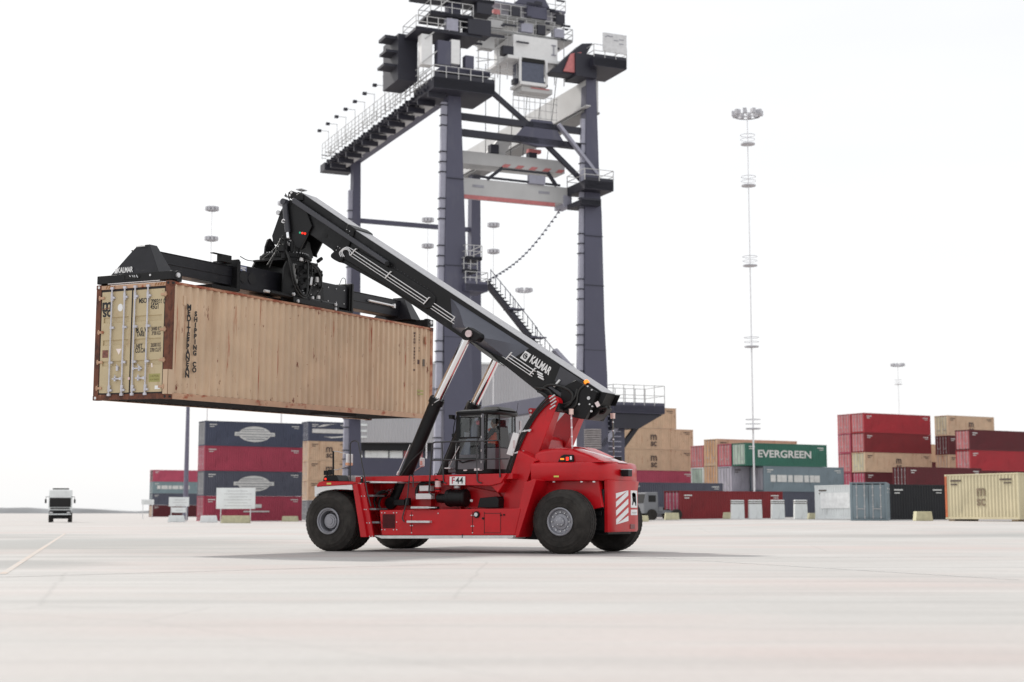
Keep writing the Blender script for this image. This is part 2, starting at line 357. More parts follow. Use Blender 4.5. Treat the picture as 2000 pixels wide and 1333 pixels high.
# ---- wheels: outer faces at +-bo, tyre width T
def wheel(a, bo, sgn, spin=0.):
    """one tyre with its rim; bo = outer face, sgn = +1 near side / -1 far side"""
    T = .50; rt = TR; o = Vector((a, bo, rt)); ax = (0, -sgn, 0)
    tb = MB()
    prof = [(.30, .03), (.335, .005), (.38, -.008), (.385, -.014), (.395, -.014), (.40, -.010), (.47, -.024), (.475, -.031), (.49, -.032), (.495, -.027), (.60, -.030), (.605, -.036), (.62, -.035), (.625, -.029), (.70, .0), (.735, .045), (.752, .055), (.765, .07), (rt, .10), (rt, .17), (rt - .022, .175), (rt - .022, .20), (rt, .205),
            (rt, .295), (rt - .022, .30), (rt - .022, .325), (rt, .33), (rt, .40), (.765, .43), (.735, .455), (.70, .50), (.6, .53), (.4, .51), (.335, .495), (.30, .47)]
    tb.lathe(prof, o, ax, 64)
    # tread lugs across the crown
    lug = tb
    for i in range(44):
        t = 2 * math.pi * i / 44
        for h, dt in ((.135, 0), (.365, .07)):
            Mx = Matrix.Rotation(-t - dt, 3, 'Y')
            lug.box(o + Vector((math.cos(t + dt) * (rt - .008), -sgn * h, math.sin(t + dt) * (rt - .008))), (.022, .09, .07), Mx.to_4x4())
    return add('tyre', tb, RUB, W, ang=30)
def rim_mb(a, bo, sgn, deep):
    o = Vector((a, bo, TR)); rb = MB()
    if deep:   # deep dish of a front dual wheel
        rb.lathe([(.345, .02), (.348, -.03), (.325, -.042), (.305, -.03), (.295, .01), (.275, .02), (.27, .05), (.265, .30), (.21, .30), (.205, .11), (.19, .085), (.15, .08), (.145, .065), (.09, .065), (.085, .05), (.0001, .05)], o, (0, -sgn, 0), 56)
    else:
        rb.lathe([(.345, .02), (.348, -.03), (.325, -.042), (.305, -.03), (.30, .02), (.28, .05), (.21, .055), (.19, .03), (.12, .02), (.11, -.02), (.06, -.03), (.0001, -.03)], o, (0, -sgn, 0), 56)
    return rb
def full_wheel(a, bo, sgn, kind):
    global W
    T = .50
    W = MB().cyl((a, bo - sgn * .2, TR), (a, bo - sgn * .46, TR), .19, seg=24).build('wheel', RIM, ST)
    wheel(a, bo, sgn)
    add('rim', rim_mb(a, bo, sgn, kind == 'dual'), RIM, W)
    if kind == 'steer':
        nb = MB()
        for i in range(12):
            t = 2 * math.pi * i / 12; c = Vector((a + .235 * math.cos(t), bo - sgn * .045, TR + .235 * math.sin(t)))
            nb.cyl(c, c + Vector((0, sgn * .045, 0)), .017, seg=6)
        for i in range(5):
            t = 2 * math.pi * i / 5 + .4; c = Vector((a + .09 * math.cos(t), bo + sgn * .02, TR + .09 * math.sin(t)))
            nb.cyl(c, c + Vector((0, sgn * .015, 0)), .012, seg=6)
        add('wheel_nut', nb, SILV, W)
    return W
for sgn in (1, -1):
    full_wheel(WB, sgn * 2.146, sgn, 'dual'); full_wheel(WB, sgn * (2.146 - .58), sgn, 'dual')
    full_wheel(0, sgn * 1.74, sgn, 'steer')
# ---- axles and belly
ab = MB().cyl((WB, -1.1, TR), (WB, 1.1, TR), .26, seg=24); ab.box((WB, 0, TR), (.8, 1.0, .62)); ab.cyl((0, -1.3, TR), (0, 1.3, TR), .15, seg=20); ab.box((0, 0, TR), (.5, 1.3, .42))
add('axle', ab, DARK, bevel=.02)
bb = MB().prism([(1.9, .62), (1.8, .36), (.75, .33), (.55, .42), (.5, 1.3), (1.9, 1.3)], -1.1, 1.15); bb.box((-.55, 0, .72), (.6, 1.5, .5)); bb.box((-.2, 0, 1.35), (1.3, 2.0, .5))
add('belly_frame', bb, BLACK, bevel=.03)
# ---- main chassis
cb = MB()
cb.box((4.2, 0, 1.25), (5.6, 1.7, 1.1))                                   # box frame between the side bays
cb.prism([(6.9, 1.75), (7.15, 1.6), (7.15, 1.1), (6.2, .9), (5.2, .9), (5.2, 1.9), (6.9, 1.9)], -1.05, 1.05)
add('chassis', cb, RED, bevel=.02)
bay = MB(); bay.pp([(700, 944), (1046, 936), (1016, 1000), (742, 1000)], 1.12, .95); bay.pp([(905, 948), (972, 962), (1000, 997), (905, 997)], 1.2, 1.0)
add('inner_side_panel', bay, RED, bevel=.01)
# front pillar of the bay, an inner rib
rib = MB()
for u in (745, 842, 900):
    P0 = m(u, 946, 1.3); P1 = m(u, 997, 1.3); rib.box(((P0.x), 1.22, (P0.z + P1.z) / 2), (.03, .22, P0.z - P1.z))
add('rib', rib, RED)
# lower side box with doors
sk = MB().pp([(741, 997), (1017, 993.5), (1005, 1046), (745, 1046)], 1.9, .9)
SKIRT = add('side_box', sk, RED, bevel=.02)
ln = MB()
for u in (804, 923, 946):
    P0 = m(u, 1000, 1.902); P1 = m(u, 1043, 1.902); ln.box((P0.x, 1.9, (P0.z + P1.z) / 2), (.012, .012, P0.z - P1.z))
for (u0, u1, v) in ((946, 978, 1003), (946, 978, 1041)):
    P0, P1 = m(u0, v, 1.9), m(u1, v, 1.9); ln.box(((P0.x + P1.x) / 2, 1.9, P0.z), (abs(P0.x - P1.x), .012, .012))
P0 = m(978, 1003, 1.9); ln.box((P0.x, 1.9, .77), (.012, .012, .5))
add('panel_gap', ln, DARK, SKIRT)
bl = MB()
for (u, v) in [(746, 1002), (752, 1002), (769, 1002), (775, 1002), (746, 1035), (752, 1035), (769, 1035), (775, 1035), (775, 1020), (802, 1007), (806, 1007), (802, 1027), (806, 1027), (921, 1007), (925, 1007), (921, 1028), (925, 1028), (804, 1041), (856, 1003), (923, 1041)]:
    P = m(u, v, 1.9); bl.cyl(P - V(0, .01, 0), P + V(0, .012, 0), .016, seg=8)
add('bolt', bl, SILV, SKIRT)
gr = MB(); A, B = m(748, 1005, 1.9), m(771.5, 1032, 1.9); nx = 10
for i in range(nx + 1):
    x = A.x + (B.x - A.x) * i / nx; gr.box((x, 1.905, (A.z + B.z) / 2), (.006, .012, A.z - B.z))
for i in range(12):
    z = B.z + (A.z - B.z) * i / 11; gr.box(((A.x + B.x) / 2, 1.907, z), (abs(A.x - B.x), .012, .006))
add('grille', gr, BLACK, SKIRT)
gb2 = MB().box(((A.x + B.x) / 2, 1.897, (A.z + B.z) / 2), (abs(A.x - B.x), .012, A.z - B.z)); add('grille_opening', gb2, mat('dark_red_mesh', (.18, .008, .012), .6), SKIRT)
P = m(931.5, 1005.5, 1.9); kb = MB().cyl(P - V(0, .02, 0), P + V(0, .05, 0), .085, seg=24); cap_ = add('fuel_cap', kb, BLACK, bevel=.01)
kb = MB().cyl(P + V(0, .05, 0), P + V(0, .06, 0), .05, seg=20); add('cap_disc', kb, SILV, cap_)
for u, v, r_ in ((944, 1013, .03), (979, 1006.5, .022), (985, 1006, .022)):
    P = m(u, v, 1.9); add('latch', MB().cyl(P, P + V(0, .03, 0), r_, seg=12), BLACK, SKIRT)
# running board under the side box
rb_ = MB().pp([(730, 1046.5), (1003, 1046.5), (1001, 1052), (745, 1052.5)], 2.02, 1.3); RB = add('running_board', rb_, mat('worn_aluminium', (.68, .68, .67), .45, metal=.3, var=.12, scale=6), bevel=.01)
add('board_joint', MB().box((m(903, 1049, 2.02).x, 2.02, .43), (.015, .02, .1)), DARK, RB)
# upper long rail and walkway deck
dk = MB().pp([(694, 932), (1001, 925), (1001, 936), (694, 944)], 1.62, -1.62); add('deck', dk, RED, bevel=.015)
cp_ = MB().pp([(866, 928), (990, 925), (978, 944), (957, 949), (866, 948)], 1.72, 1.0); cp_.pp([(957, 945), (982, 938), (985, 944), (972, 963), (957, 948)], 1.66, 1.2)
CP = add('cab_platform', cp_, RED, bevel=.015)
gl = MB().pp([(713, 940), (775, 941), (775, 944), (713, 944)], 1.92, 1.3); gl.pp([(775, 941), (900, 938), (900, 940), (775, 944)], 1.3, 1.0); add('walkway_plate', gl, SILV, bevel=.008)
gl = MB().pp([(655, 929), (694, 929.5), (694, 941), (660, 941)], 1.35, .9); add('front_deck_plate', gl, SILV, bevel=.01)
# front fender over the dual wheels
ff = MB().pp([(618, 948), (623, 942), (630, 940), (688, 941), (697, 943.5), (688, 946.5), (630, 950), (619, 951)], 2.16, .95)
FE = add('front_fender', ff, RED, bevel=.02)
wl = MB()
pts = [(616, 952), (630, 950.5), (687.5, 947), (688, 957.5), (676, 956.5), (655, 956), (636, 958.5), (626, 962), (617, 968)]
wl.pp(pts, 2.13, 2.05); add('wheel_arch_lining', wl, WHITE, FE, bevel=.008)
fs = MB().pp([(614.5, 950), (619, 950), (619, 969), (614.5, 971)], 2.12, 1.0); add('front_flap', fs, WHITE, FE)
# the same on the far side
mf = ff = MB()
q = [m(u, v, 2.16) for u, v in [(618, 948), (623, 942), (630, 940), (688, 941), (697, 943.5), (688, 946.5), (630, 950), (619, 951)]]
ff.prism([(p.x, p.z) for p in q], -2.16, -.95); add('front_fender', ff, RED, bevel=.02)
# ladder cheek plates behind the front wheels
lp = MB().pp([(688, 945), (697, 943.5), (716, 1049.6), (704, 1049.6)], 2.13, 1.35)
CH = add('splash_guard', lp, RED, bevel=.012)
lp = MB().pp([(696.5, 943.5), (710.5, 943.5), (729.5, 1049.6), (716, 1049.6)], 2.05, 1.98); add('ladder_side', lp, RED, bevel=.01)
lp = MB().pp([(712, 945), (722, 944), (746, 1046), (731, 1049)], 1.45, 1.41); add('ladder_side', lp, RED, bevel=.01)
bl = MB()
for (u, v) in [(701.5, 944.5), (705, 944.8), (706.5, 969.5), (712, 969.5), (712, 995.5), (715.5, 995.5), (717, 1021.8), (722, 1021.8), (722, 1048), (727.5, 1047.8)]:
    P = m(u, v, 2.05); bl.cyl(P - V(0, .01, 0), P + V(0, .012, 0), .016, seg=8)
add('bolt', bl, SILV, CH)
STEP = mat('step_tread', (.20, .20, .21), .5, metal=.5, var=.3, scale=20)
for (u0, u1, v) in ((714, 729, 968.7), (719, 734.5, 994.8), (724.6, 740, 1020.8), (730, 746, 1047.5)):
    A = m(u0, v, 2.0); B = m(u1, v, 2.0)
    add('step', MB().box(((A.x + B.x) / 2, 1.72, A.z), (abs(A.x - B.x), .56, .05)), STEP, bevel=.008)
# mid ladder steps
for (u0, u1, v, h) in ((803, 838, 991.8, 4), (795, 840, 1019.5, 4.5), (803, 850, 992, 2)):
    A = m(u0, v, 2.0); B = m(u1, v, 2.0)
    add('step', MB().box(((A.x + B.x) / 2, 1.95, A.z), (abs(A.x - B.x), .16, h / 77)), SILV, bevel=.008)
A = m(843, 992, 1.9); add('bracket_block', MB().box((A.x, 1.85, A.z), (.35, .12, .06)), BLACK, bevel=.01)
# hand rails (tubes)
HR = mat('handrail_black', (.025, .025, .028), .35, var=.1)
def rail(pix, b, r=.017, name='handrail', M_=HR):
    return add(name, MB().tube([m(p[0], p[1], p[2] if len(p) > 2 else b) for p in pix], r), M_)
rail([(684, 941), (684, 869), (686, 864), (691, 861.5), (696, 861.8), (700, 865), (706.6, 903), (718, 965), (724.5, 989.5)], 2.05)
rail([(807, 952), (807, 934), (805.5, 930), (802, 928.5), (799.5, 931), (796, 972), (786, 1011), (786.5, 1015), (790, 1020)], 1.95)
rail([(845.5, 968), (838, 962), (838, 957), (844, 869), (846, 865.5), (850, 864), (975.6, 860.7), (976.5, 933)], 1.75, .02)
rail([(872, 944.5), (867.5, 943), (866, 940), (863, 863)], 1.75)
rail([(941, 944), (934, 942), (932, 938), (930.5, 861.5)], 1.75)
rail([(842, 899.5), (993, 896.4)], 1.75)
# black lamp box on the front fender, work lamps, mirrors
lb = MB().pp([(629.5, 941), (632.5, 929.5), (656, 928), (662, 941)], 2.0, 1.45); LB = add('lamp_box', lb, BLACK, bevel=.03)
P = m(636, 936, 2.01); add('marker_lamp', MB().lathe([(.03, 0), (.028, .012), (.0001, .018)], P, (0, 1, 0), 20), REDL, LB)
for (u, v) in ((638.5, 924), (646.5, 922.5)):
    P = m(u, v, 1.8); wlp = MB().box(P, (.12, .14, .12)).cyl(P - V(0, 0, .06), P - V(0, 0, .16), .018, seg=8); add('work_lamp', wlp, BLACK, LB, bevel=.03)
P = m(642.5, 945, 2.16); add('sticker', MB().box(P, (.14, .008, .045)), YEL, FE)
rail([(651, 930), (651, 881.5)], 1.9, .026, 'mirror_post', BLACK)
mr = MB().tube([m(651, 882, 1.9), m(659, 882, 1.9), m(681, 888.5, 1.9)], .013); mr.tube([m(651, 918, 1.9), m(659, 918, 1.9), m(681, 909.5, 1.9)], .013); MA = add('mirror_arm', mr, SILV)
P = m(682.5, 898, 1.9); add('mirror', MB().box(P, (.07, .26, .30)), WHITE, MA, bevel=.02); P = m(682.5, 907, 1.9); add('reflector', MB().box(P + V(0, .02, 0), (.075, .24, .07)), mat('salmon_reflector', (.75, .38, .22), .4), MA)
mr = MB().tube([m(800, 886, -1.3), m(812, 890, -1.3), m(823, 894, -1.3)], .013); mr.tube([m(800, 922, -1.3), m(810, 920, -1.3), m(823, 912, -1.3)], .013); MA = add('mirror_arm', mr, SILV)
P = m(824.5, 903.5, -1.3); add('mirror', MB().box(P, (.14, .1, .26)), WHITE, MA, bevel=.04); add('warning_mark', MB().box(P + V(0, .052, -.02), (.07, .006, .12)), mat('faded_red_mark', (.7, .35, .3), .5), MA)
P = m(802, 928, 0.8); add('work_lamp', MB().box(P, (.14, .12, .06)).cyl(P, P + V(0, 0, .06), .05, seg=12), BLACK, bevel=.01)
# black valve at deck front
P = m(707, 938, 1.9); vb = MB().cyl(P - V(0, 0, .07), P + V(0, 0, .1), .04, seg=12); vb.box(P - V(.1, 0, .06), (.3, .1, .035)); add('valve', vb, BLACK, bevel=.008)
P = m(706.5, 934, 1.95); add('valve_cap', MB().cyl(P, P + V(0, .02, 0), .018, seg=10), WHITE, CH)
# air cleaner, number plate, extinguisher, electric boxes, battery box
A, B = m(874, 973, 1.45), m(921, 976, 1.45)
ac = MB().lathe([(.0001, 0), (.16, 0), (.215, .03), (.22, .10), (.235, .11), (.235, .14), (.22, .15), (.22, .52), (.235, .53), (.235, .57), (.20, .60), (.0001, .61)], A + V(.02, 0, 0), (-1, 0, 0), 40)
ac.cyl(A + V(.02, 0, -.02), A + V(.28, 0, .0), .12, seg=24); ac.box(B + V(.06, 0, -.32), (.09, .06, .2)); ac.cyl(m(893, 958, 1.4), m(893, 968, 1.4), .16, seg=24)
AC = add('air_cleaner', ac, BLACK, bevel=.006); P = B + V(-.02, .06, -.03); add('cleaner_cap', MB().cyl(P, P + V(-.03, .015, 0), .035, seg=12), WHITE, AC)
ic = m(893, 954, 1.4); add('intake_pipe', MB().cyl(ic + V(0, 0, .0), ic + V(0, 0, .1), .09, seg=20), SILV, AC)
A, B = m(878.5, 931.3, 1.745), m(908.5, 947.8, 1.745)
NP = add('number_plate', MB().box((A + B) / 2, (abs(A.x - B.x), .02, A.z - B.z)), WHITE, bevel=.004)
REDT = mat('number_red', (.45, .03, .06), .5)
c = (A + B) / 2; text('number_text', 'F', .235, c + V(.12, .012, 0), (-1, 0, 0), (0, 0, 1), REDT, NP, sx=.95, bold=.004)
text('number_text', '44', .235, c + V(-.065, .012, 0), (-1, 0, 0), (0, 0, 1), BLKT, NP, sx=.95, bold=.003)
P = m(855.5, 961, 1.55); ex = MB().lathe([(.0001, 0), (.07, 0), (.078, .02), (.078, .33), (.06, .38), (.025, .40), (.025, .43), (.0001, .43)], P, (0, 0, 1), 28); EXT = add('fire_extinguisher', ex, RED)
ex = MB().tube([P + V(0, 0, .43), P + V(.03, 0, .47), P + V(.1, 0, .46), P + V(.13, .02, .36), P + V(.1, .04, .2)], .012); ex.box(P + V(0, 0, .45), (.07, .03, .04)); add('valve_hose', ex, BLACK, EXT)
ex = MB().lathe([(.081, .12), (.082, .13), (.082, .27), (.081, .28)], P, (0, 0, 1), 28); add('extinguisher_label', ex, mat('pink_white_label', (.75, .55, .55), .5), EXT)
ex = MB().lathe([(.083, .05), (.084, .055), (.084, .075), (.083, .08)], P, (0, 0, 1), 28); ex.lathe([(.083, .30), (.084, .305), (.084, .325), (.083, .33)], P, (0, 0, 1), 28); add('clamp_band', ex, BLACK, EXT)
for (a0, a1, b0, b1) in ((823, 949, 844, 959.5), (816, 964.5, 846, 975.5)):
    A, B = m(a0, a1, 1.4), m(b0, b1, 1.4); add('electric_box', MB().box((A + B) / 2, (abs(A.x - B.x), .22, A.z - B.z)), WHITE, bevel=.012)
A = m(783, 982, 1.35); add('valve_block', MB().box(A, (.32, .2, .16)).box(A + V(-.22, 0, .02), (.12, .14, .2)), BLACK, bevel=.015)
bx = MB().pp([(932, 992), (937, 973), (969, 970), (974, 975), (973, 992)], 1.6, 1.1); add('battery_box', bx, BLACK, bevel=.015)
# hose loops round the boxes
def hose(pix, b, r=.022, par=None, M_=HOSE, name='hose'):
    return add(name, MB().tube(bez([m(p[0], p[1], p[2] if len(p) > 2 else b) for p in pix], 8), r), M_, par)
hose([(852, 941), (838, 941.5), (822, 946), (815, 955), (814, 966), (818, 973)], 1.35, .05)
hose([(884, 937), (870, 940), (858, 943), (850, 946)], 1.5, .035)
hose([(735, 985, 1.3), (733, 975, 1.4), (740, 966, 1.4), (752, 962, 1.3), (762, 966, 1.1)], 1.3, .03)
hose([(744, 995, 1.5), (740, 985, 1.5), (745, 972, 1.4), (757, 968, 1.2)], 1.3, .03)
hose([(733, 992, 1.5), (731, 978, 1.5), (740, 962, 1.45), (757, 958, 1.3)], 1.3, .026)
for (u, v) in ((754, 960), (759, 964), (757, 968), (762, 959)):
    P = m(u, v, 1.35); add('hose_fitting', MB().cyl(P, P + V(-.12, .02, .05), .028, seg=8), CHROME)
# ---- rear superstructure
def planr(k, z, dz=0):
    """plan outline of the rear body, k shrinks it"""
    o = [(1.0, 1.36), (.0, 1.37), (-.55, 1.34), (-.80, 1.18), (-.95, .90), (-1.0, .4)]
    o = o + [(x, -y) for x, y in reversed(o)]
    return [((x - .1) * (1 if x > 0 else k) + .1, y * k, z + (dz * (1 if x > .5 else 0))) for x, y in o]
rs = MB().loft([planr(.985, 1.80), planr(1.0, 1.83), planr(1.0, 2.16), planr(.985, 2.23), planr(.95, 2.27), planr(.90, 2.285)])
RS = add('rear_body', rs, RED, bevel=.012)
# sloping transition from the tower to the rear body
tr_ = MB().pp([(975, 996), (1017, 996), (1028, 945), (1043, 903), (1052, 900), (1012, 880)], 1.30, -1.30); add('side_shoulder', tr_, RED, bevel=.02)
tr_ = MB().pp([(1024, 943), (1044, 936), (1047, 938), (1012, 1050), (1001.5, 1050)], 1.88, 1.80); tr_.pp([(1040, 936), (1047, 938), (1012, 1050), (1006, 1050)], 1.86, 1.1); add('rear_pillar', tr_, RED, bevel=.012)
# wheel house
wh = MB().prism([(1.3, .55), (1.25, 1.80), (-.75, 1.80), (-.85, 1.15), (-.6, 1.1), (.6, 1.1)], -1.1, 1.1); add('wheel_house', wh, RED, bevel=.01)
wh = MB().box((-.55, 0, .85), (.58, 1.75, .55)).box((.95, 0, .85), (.5, 2.1, .6)); wh.box((-.62, .6, 1.0), (.3, .7, .12)); add('rear_frame', wh, BLACK, bevel=.02)
# rear counterweight between the wheels
cw = [(-.84, .95), (-.93, .95), (-.99, .86), (-1.0, .6)]; cw = cw + [(x, -y) for x, y in reversed(cw)]
cwb = MB().loft([[(x * .98, y * .97, .53) for x, y in cw], [(x, y, .58) for x, y in cw], [(x, y, 1.60) for x, y in cw], [(x * 1.02, y * 1.05, 1.815) for x, y in cw]])
CW = add('counterweight', cwb, RED, bevel=.01)
# warning marks on the rear face
zA = MB(); y0, y1 = .80, .02; z0, z1 = .72, 1.58; pw = .17
for i in range(-1, 5):
    zz = z0 + i * .215
    poly = [(y0 - .0, zz), (y0, zz + .13), (y1 + .0, zz + .13 + .30), (y1, zz + .30)]
    cl = []
    for (yy, z_) in poly: cl.append((yy, min(z1, max(z0, z_))))
    if abs(cl[1][1] - cl[0][1]) + abs(cl[2][1] - cl[3][1]) < .02: continue
    zA.prism([(yy * 1.0 - .20, z_) for yy, z_ in cl], -1.012, -.995, axis=0)
STR = add('warning_stripe', zA, WHT, CW, smooth=False)
sg = MB().box((-1.003, -.56, 1.36), (.018, .42, .44)); sg.box((-1.003, -.56, 1.02), (.018, .42, .14)); SGN = add('rear_sign', sg, WHT, CW)
lo = MB().prism([(y_ - .44, z_) for y_, z_ in [(.02, 1.50), (-.09, 1.53), (-.22, 1.50), (-.24, 1.42), (-.16, 1.38), (-.2, 1.2), (-.25, 1.18), (-.26, 1.22), (-.2, 1.40), (-.1, 1.43), (0, 1.42), (-.02, 1.34), (.0, 1.26), (.03, 1.22), (-.03, 1.2), (-.08, 1.3), (-.06, 1.40), (0, 1.45)]], -1.016, -1.012, axis=0); add('rear_sign_mark', lo, BLKT, CW)
sg = MB().box((-1.003, -.56, 1.02), (.024, .30, .015)).box((-1.003, -.56, .985), (.024, .24, .01)); add('sign_text_line', sg, mat('grey_marking', (.4, .4, .4), .6), CW)
rl = MB().box((-1.0, -.45, .66), (.03, .3, .12)); rl = add('tail_lamp', rl, mat('dark_red_lens', (.15, .01, .01), .3), CW, bevel=.01)

# engine hood: rounded near hump, spine painted as a highlight, faceted far hump
def hump(b0, b1, prof, rnd):
    """lengthwise profile (a,z) swept between b0..b1 with rounded shoulders"""
    rings = []
    n = 8
    for a, z in prof:
        zb = 2.26; h = z - zb; r = []
        for i in range(n + 1):
            t = math.pi * i / n; yy = (b0 + b1) / 2 + (b1 - b0) / 2 * (abs(math.cos(t)) ** rnd) * (1 if math.cos(t) > 0 else -1)
            r.append((a, yy, zb + h * (math.sin(t) ** rnd)))
        rings.append(r)
    return MB().loft(rings)
hh = hump(.30, 1.22, [(.95, 2.55), (.8, 2.62), (.3, 2.66), (.0, 2.62), (-.5, 2.46), (-.8, 2.33), (-.95, 2.29)], .45); HD = add('engine_hood', hh, RED)
hs = hump(-.28, .34, [(.9, 2.62), (.2, 2.66), (-.3, 2.52), (-.8, 2.34), (-.99, 2.28)], .5); add('highlight_spine', hs, mat('hood_highlight_tone', (.55, .28, .29), .22, var=.2, coat=.6), HD)  # pale tone paints the gleam between the hood humps
hf = MB().pp([(1100, 880), (1147, 874.5), (1163, 877), (1231, 907), (1240, 922), (1243, 934), (1190, 935), (1110, 925)], -.30, -1.15, at=-1.10); add('engine_hood', hf, RED, bevel=.05)
# hood ledge with round knobs
for u, v in ((1103, 897), (1140, 893)):
    P = m(u, v, 1.1); add('hood_latch', MB().cyl(P, P + V(0, .03, 0), .03, seg=10), RED, HD)
lu = MB().pp([(1089, 903), (1095, 891), (1101, 888), (1118, 888.5), (1119.5, 903)], 1.30, .95); LU = add('lamp_box', lu, BLACK, bevel=.02)
P = m(1098, 897, 1.31); add('amber_lamp', MB().box(P, (.10, .02, .045)), ORANGE, LU, bevel=.005); P = m(1108, 896.5, 1.31); add('red_lamp', MB().box(P, (.07, .02, .09)), REDL, LU, bevel=.005)
P = m(1115, 895, 1.31); add('white_lamp', MB().box(P, (.05, .02, .09)), WHITE, LU, bevel=.005)
P = m(1086.5, 931, 1.375); add('sticker', MB().box(P, (.14, .008, .04)), YEL, RS)
for u in (1082, 1136, 1160):
    P = m(u, 941.5, 1.3); add('marker_lamp', MB().box(P, (.05, .04, .03)), WHITE, RS)
P = m(1224, 924.5, .2); CB = add('rear_camera', MB().box(P, (.2, .26, .17)), BLACK, bevel=.015); add('camera_cover', MB().box(P + V(0, 0, .09), (.21, .27, .02)), SILV, CB)
P = m(1206, 893, -1.0); add('exhaust_cap', MB().cyl(P - V(0, 0, .1), P + V(0, 0, .0), .12, seg=20), BLACK, bevel=.01)
def mastlamp(u0, v0, u1, v1, b, red):
    A, B = m(u0, v0, b), m(u1, v1, b); mbm = MB().cyl(A, B, .022, seg=10); X = add('lamp_pole', mbm, mat('striped_pole_paint', (.62, .42, .46), .4) if red else mat('dark_pole_paint', (.12, .12, .11), .5))
    for i in range(9):
        if i % 2 == 0: P = A + (B - A) * (i / 9); Q = A + (B - A) * ((i + .35) / 9); add('pole_band', MB().cyl(P, Q, .025, seg=10), WHITE if red else SILV, X)
    add('lamp_head', MB().cyl(B, B + V(0, 0, .12), .06, seg=20).cyl(B + V(0, 0, .12), B + V(0, 0, .14), .065, seg=20), mat('pale_pink_lens', (.85, .62, .56), .3), X)
mastlamp(1118, 891, 1115.8, 810, .75, True); mastlamp(1199, 894, 1197, 818, -.9, False)
# ---- towers that carry the boom
TW = [(1071, 773.5), (1076, 771.5), (1088, 777), (1091, 784), (1086, 797), (1046, 900), (1018, 996), (972, 996), (1000, 900), (1033, 822)]
for s in (1, -1):
    q = [m(u, v, .95) for u, v in TW]
    t_ = MB()
    A = [(p.x, s * .95, p.z) for p in q]; th_ = [.26, .26, .26, .28, .32, .55, .6, .6, .55, .35]
    Bk = [(p.x, s * (.95 - k), p.z) for p, k in zip(q, th_)]
    t_.loft([A, Bk]); TWR = add('boom_tower', t_, RED, bevel=.02)
    if s > 0:
        # hoses up the tower with clamps
        for k in range(4):
            o_ = k * 2.9 - 3
            hose([(972 + o_, 995, .99), (985 + o_, 945, 1.0), (1000 + o_, 896, 1.0), (1020 + o_, 850, 1.0), (1040 + o_ * .9, 815 + o_ * .2, 1.0), (1058 + o_ * .8, 792 + o_ * .6, 1.0), (1072 + o_ * .5, 778 + o_ * 1.3, .98)], 1., .020 if k != 2 else .014, TWR)
        for (u, v) in ((1026, 842), (1012, 884), (998, 929), (978, 988)):
            P = m(u, v, 1.02); cl = MB().box(P, (.34, .03, .035), Matrix.Rotation(.15, 4, 'Y'))
            for kk in (-.13, 0, .13): cl.cyl(P + V(kk, .01, .0), P + V(kk, .035, 0), .03, seg=10)
            add('hose_clamp', cl, SILV, TWR)
        for (u, v) in ((1078, 776), (1079.5, 782), (1081, 788), (1079, 796)):
            P = m(u, v, 1.0); add('hose_fitting', MB().cyl(P, P + V(-.08, .0, .05), .022, seg=10).cyl(P - V(-.07, 0, .04), P, .016, seg=8), SILV, TWR)
    else:
        q = [m(u, v, -.75) for u, v in [(1033, 801), (1034, 798.5), (1037, 797.5), (1052, 798.5), (1060, 805), (1060, 830), (1040, 834)]]
        e_ = MB().prism([(p.x, p.z) for p in q], -.75, -.70); EAR = add('lifting_ear', e_, RED, bevel=.01)
        for (u, v) in ((1036.7, 803), (1036.3, 810.5)):
            P = m(u, v, -.70); add('ear_hole', MB().cyl(P - V(0, .01, 0), P + V(0, .012, 0), .035, seg=14), WHITE, EAR)
pn = MB().cyl((.52, -.93, 3.70), (.52, .93, 3.70), .13, seg=28); add('pivot_pin', pn, BLACK)
xb = MB().prism([(1.6, 1.9), (1.75, 2.2), (1.1, 3.0), (.95, 2.9), (.9, 2.2)], -.45, .45); add('tower_cross_plate', xb, RED, bevel=.02)
wf = MB().pp([(1002, 845), (1014, 848), (1001, 891), (989, 887.5)], 1.05, .99); WF = add('cover_plate', wf, WHITE, bevel=.008)
P = m(1004, 868, 1.055); add('plate_mark', MB().box(P, (.06, .006, .2)), mat('pale_pink_mark', (.62, .52, .52), .5), WF)
# ---- cab
Z0, Z1 = 2.03, 3.62
def plan(pts, z): return [(x, y, z) for x, y in pts]
base = [(3.62, .62), (3.5, .75), (2.62, .75), (2.42, .60), (2.36, .45), (2.36, -.45), (2.42, -.60), (2.62, -.75), (3.5, -.75), (3.62, -.62)]
top = [(3.56, .60), (3.46, .73), (2.60, .73), (2.42, .58), (2.38, .45), (2.38, -.45), (2.42, -.58), (2.60, -.73), (3.46, -.73), (3.56, -.60)]
CABL = MB().loft([plan(base, Z0), plan(base, Z0 + .12)]); CAB = add('cab', CABL, BLACK, bevel=.015)
rf = MB().loft([plan([(x * 1.0 + (x - 3) * .04, y * 1.03) for x, y in top], 3.58), plan([(x + (x - 3) * .07, y * 1.06) for x, y in top], 3.63), plan([(x + (x - 3) * .05, y * 1.04) for x, y in top], 3.68), plan([(3 + (x - 3) * .8, y * .8) for x, y in top], 3.73)])
RF = add('roof', rf, BLACK, CAB, bevel=.012)
rv = MB().loft([plan([(3.0, .5), (2.3, .5), (2.3, -.5), (3.0, -.5)], 3.70), plan([(2.85, .4), (2.45, .4), (2.45, -.4), (2.85, -.4)], 3.80)]); add('roof_hatch', rv, BLACK, CAB, bevel=.03)
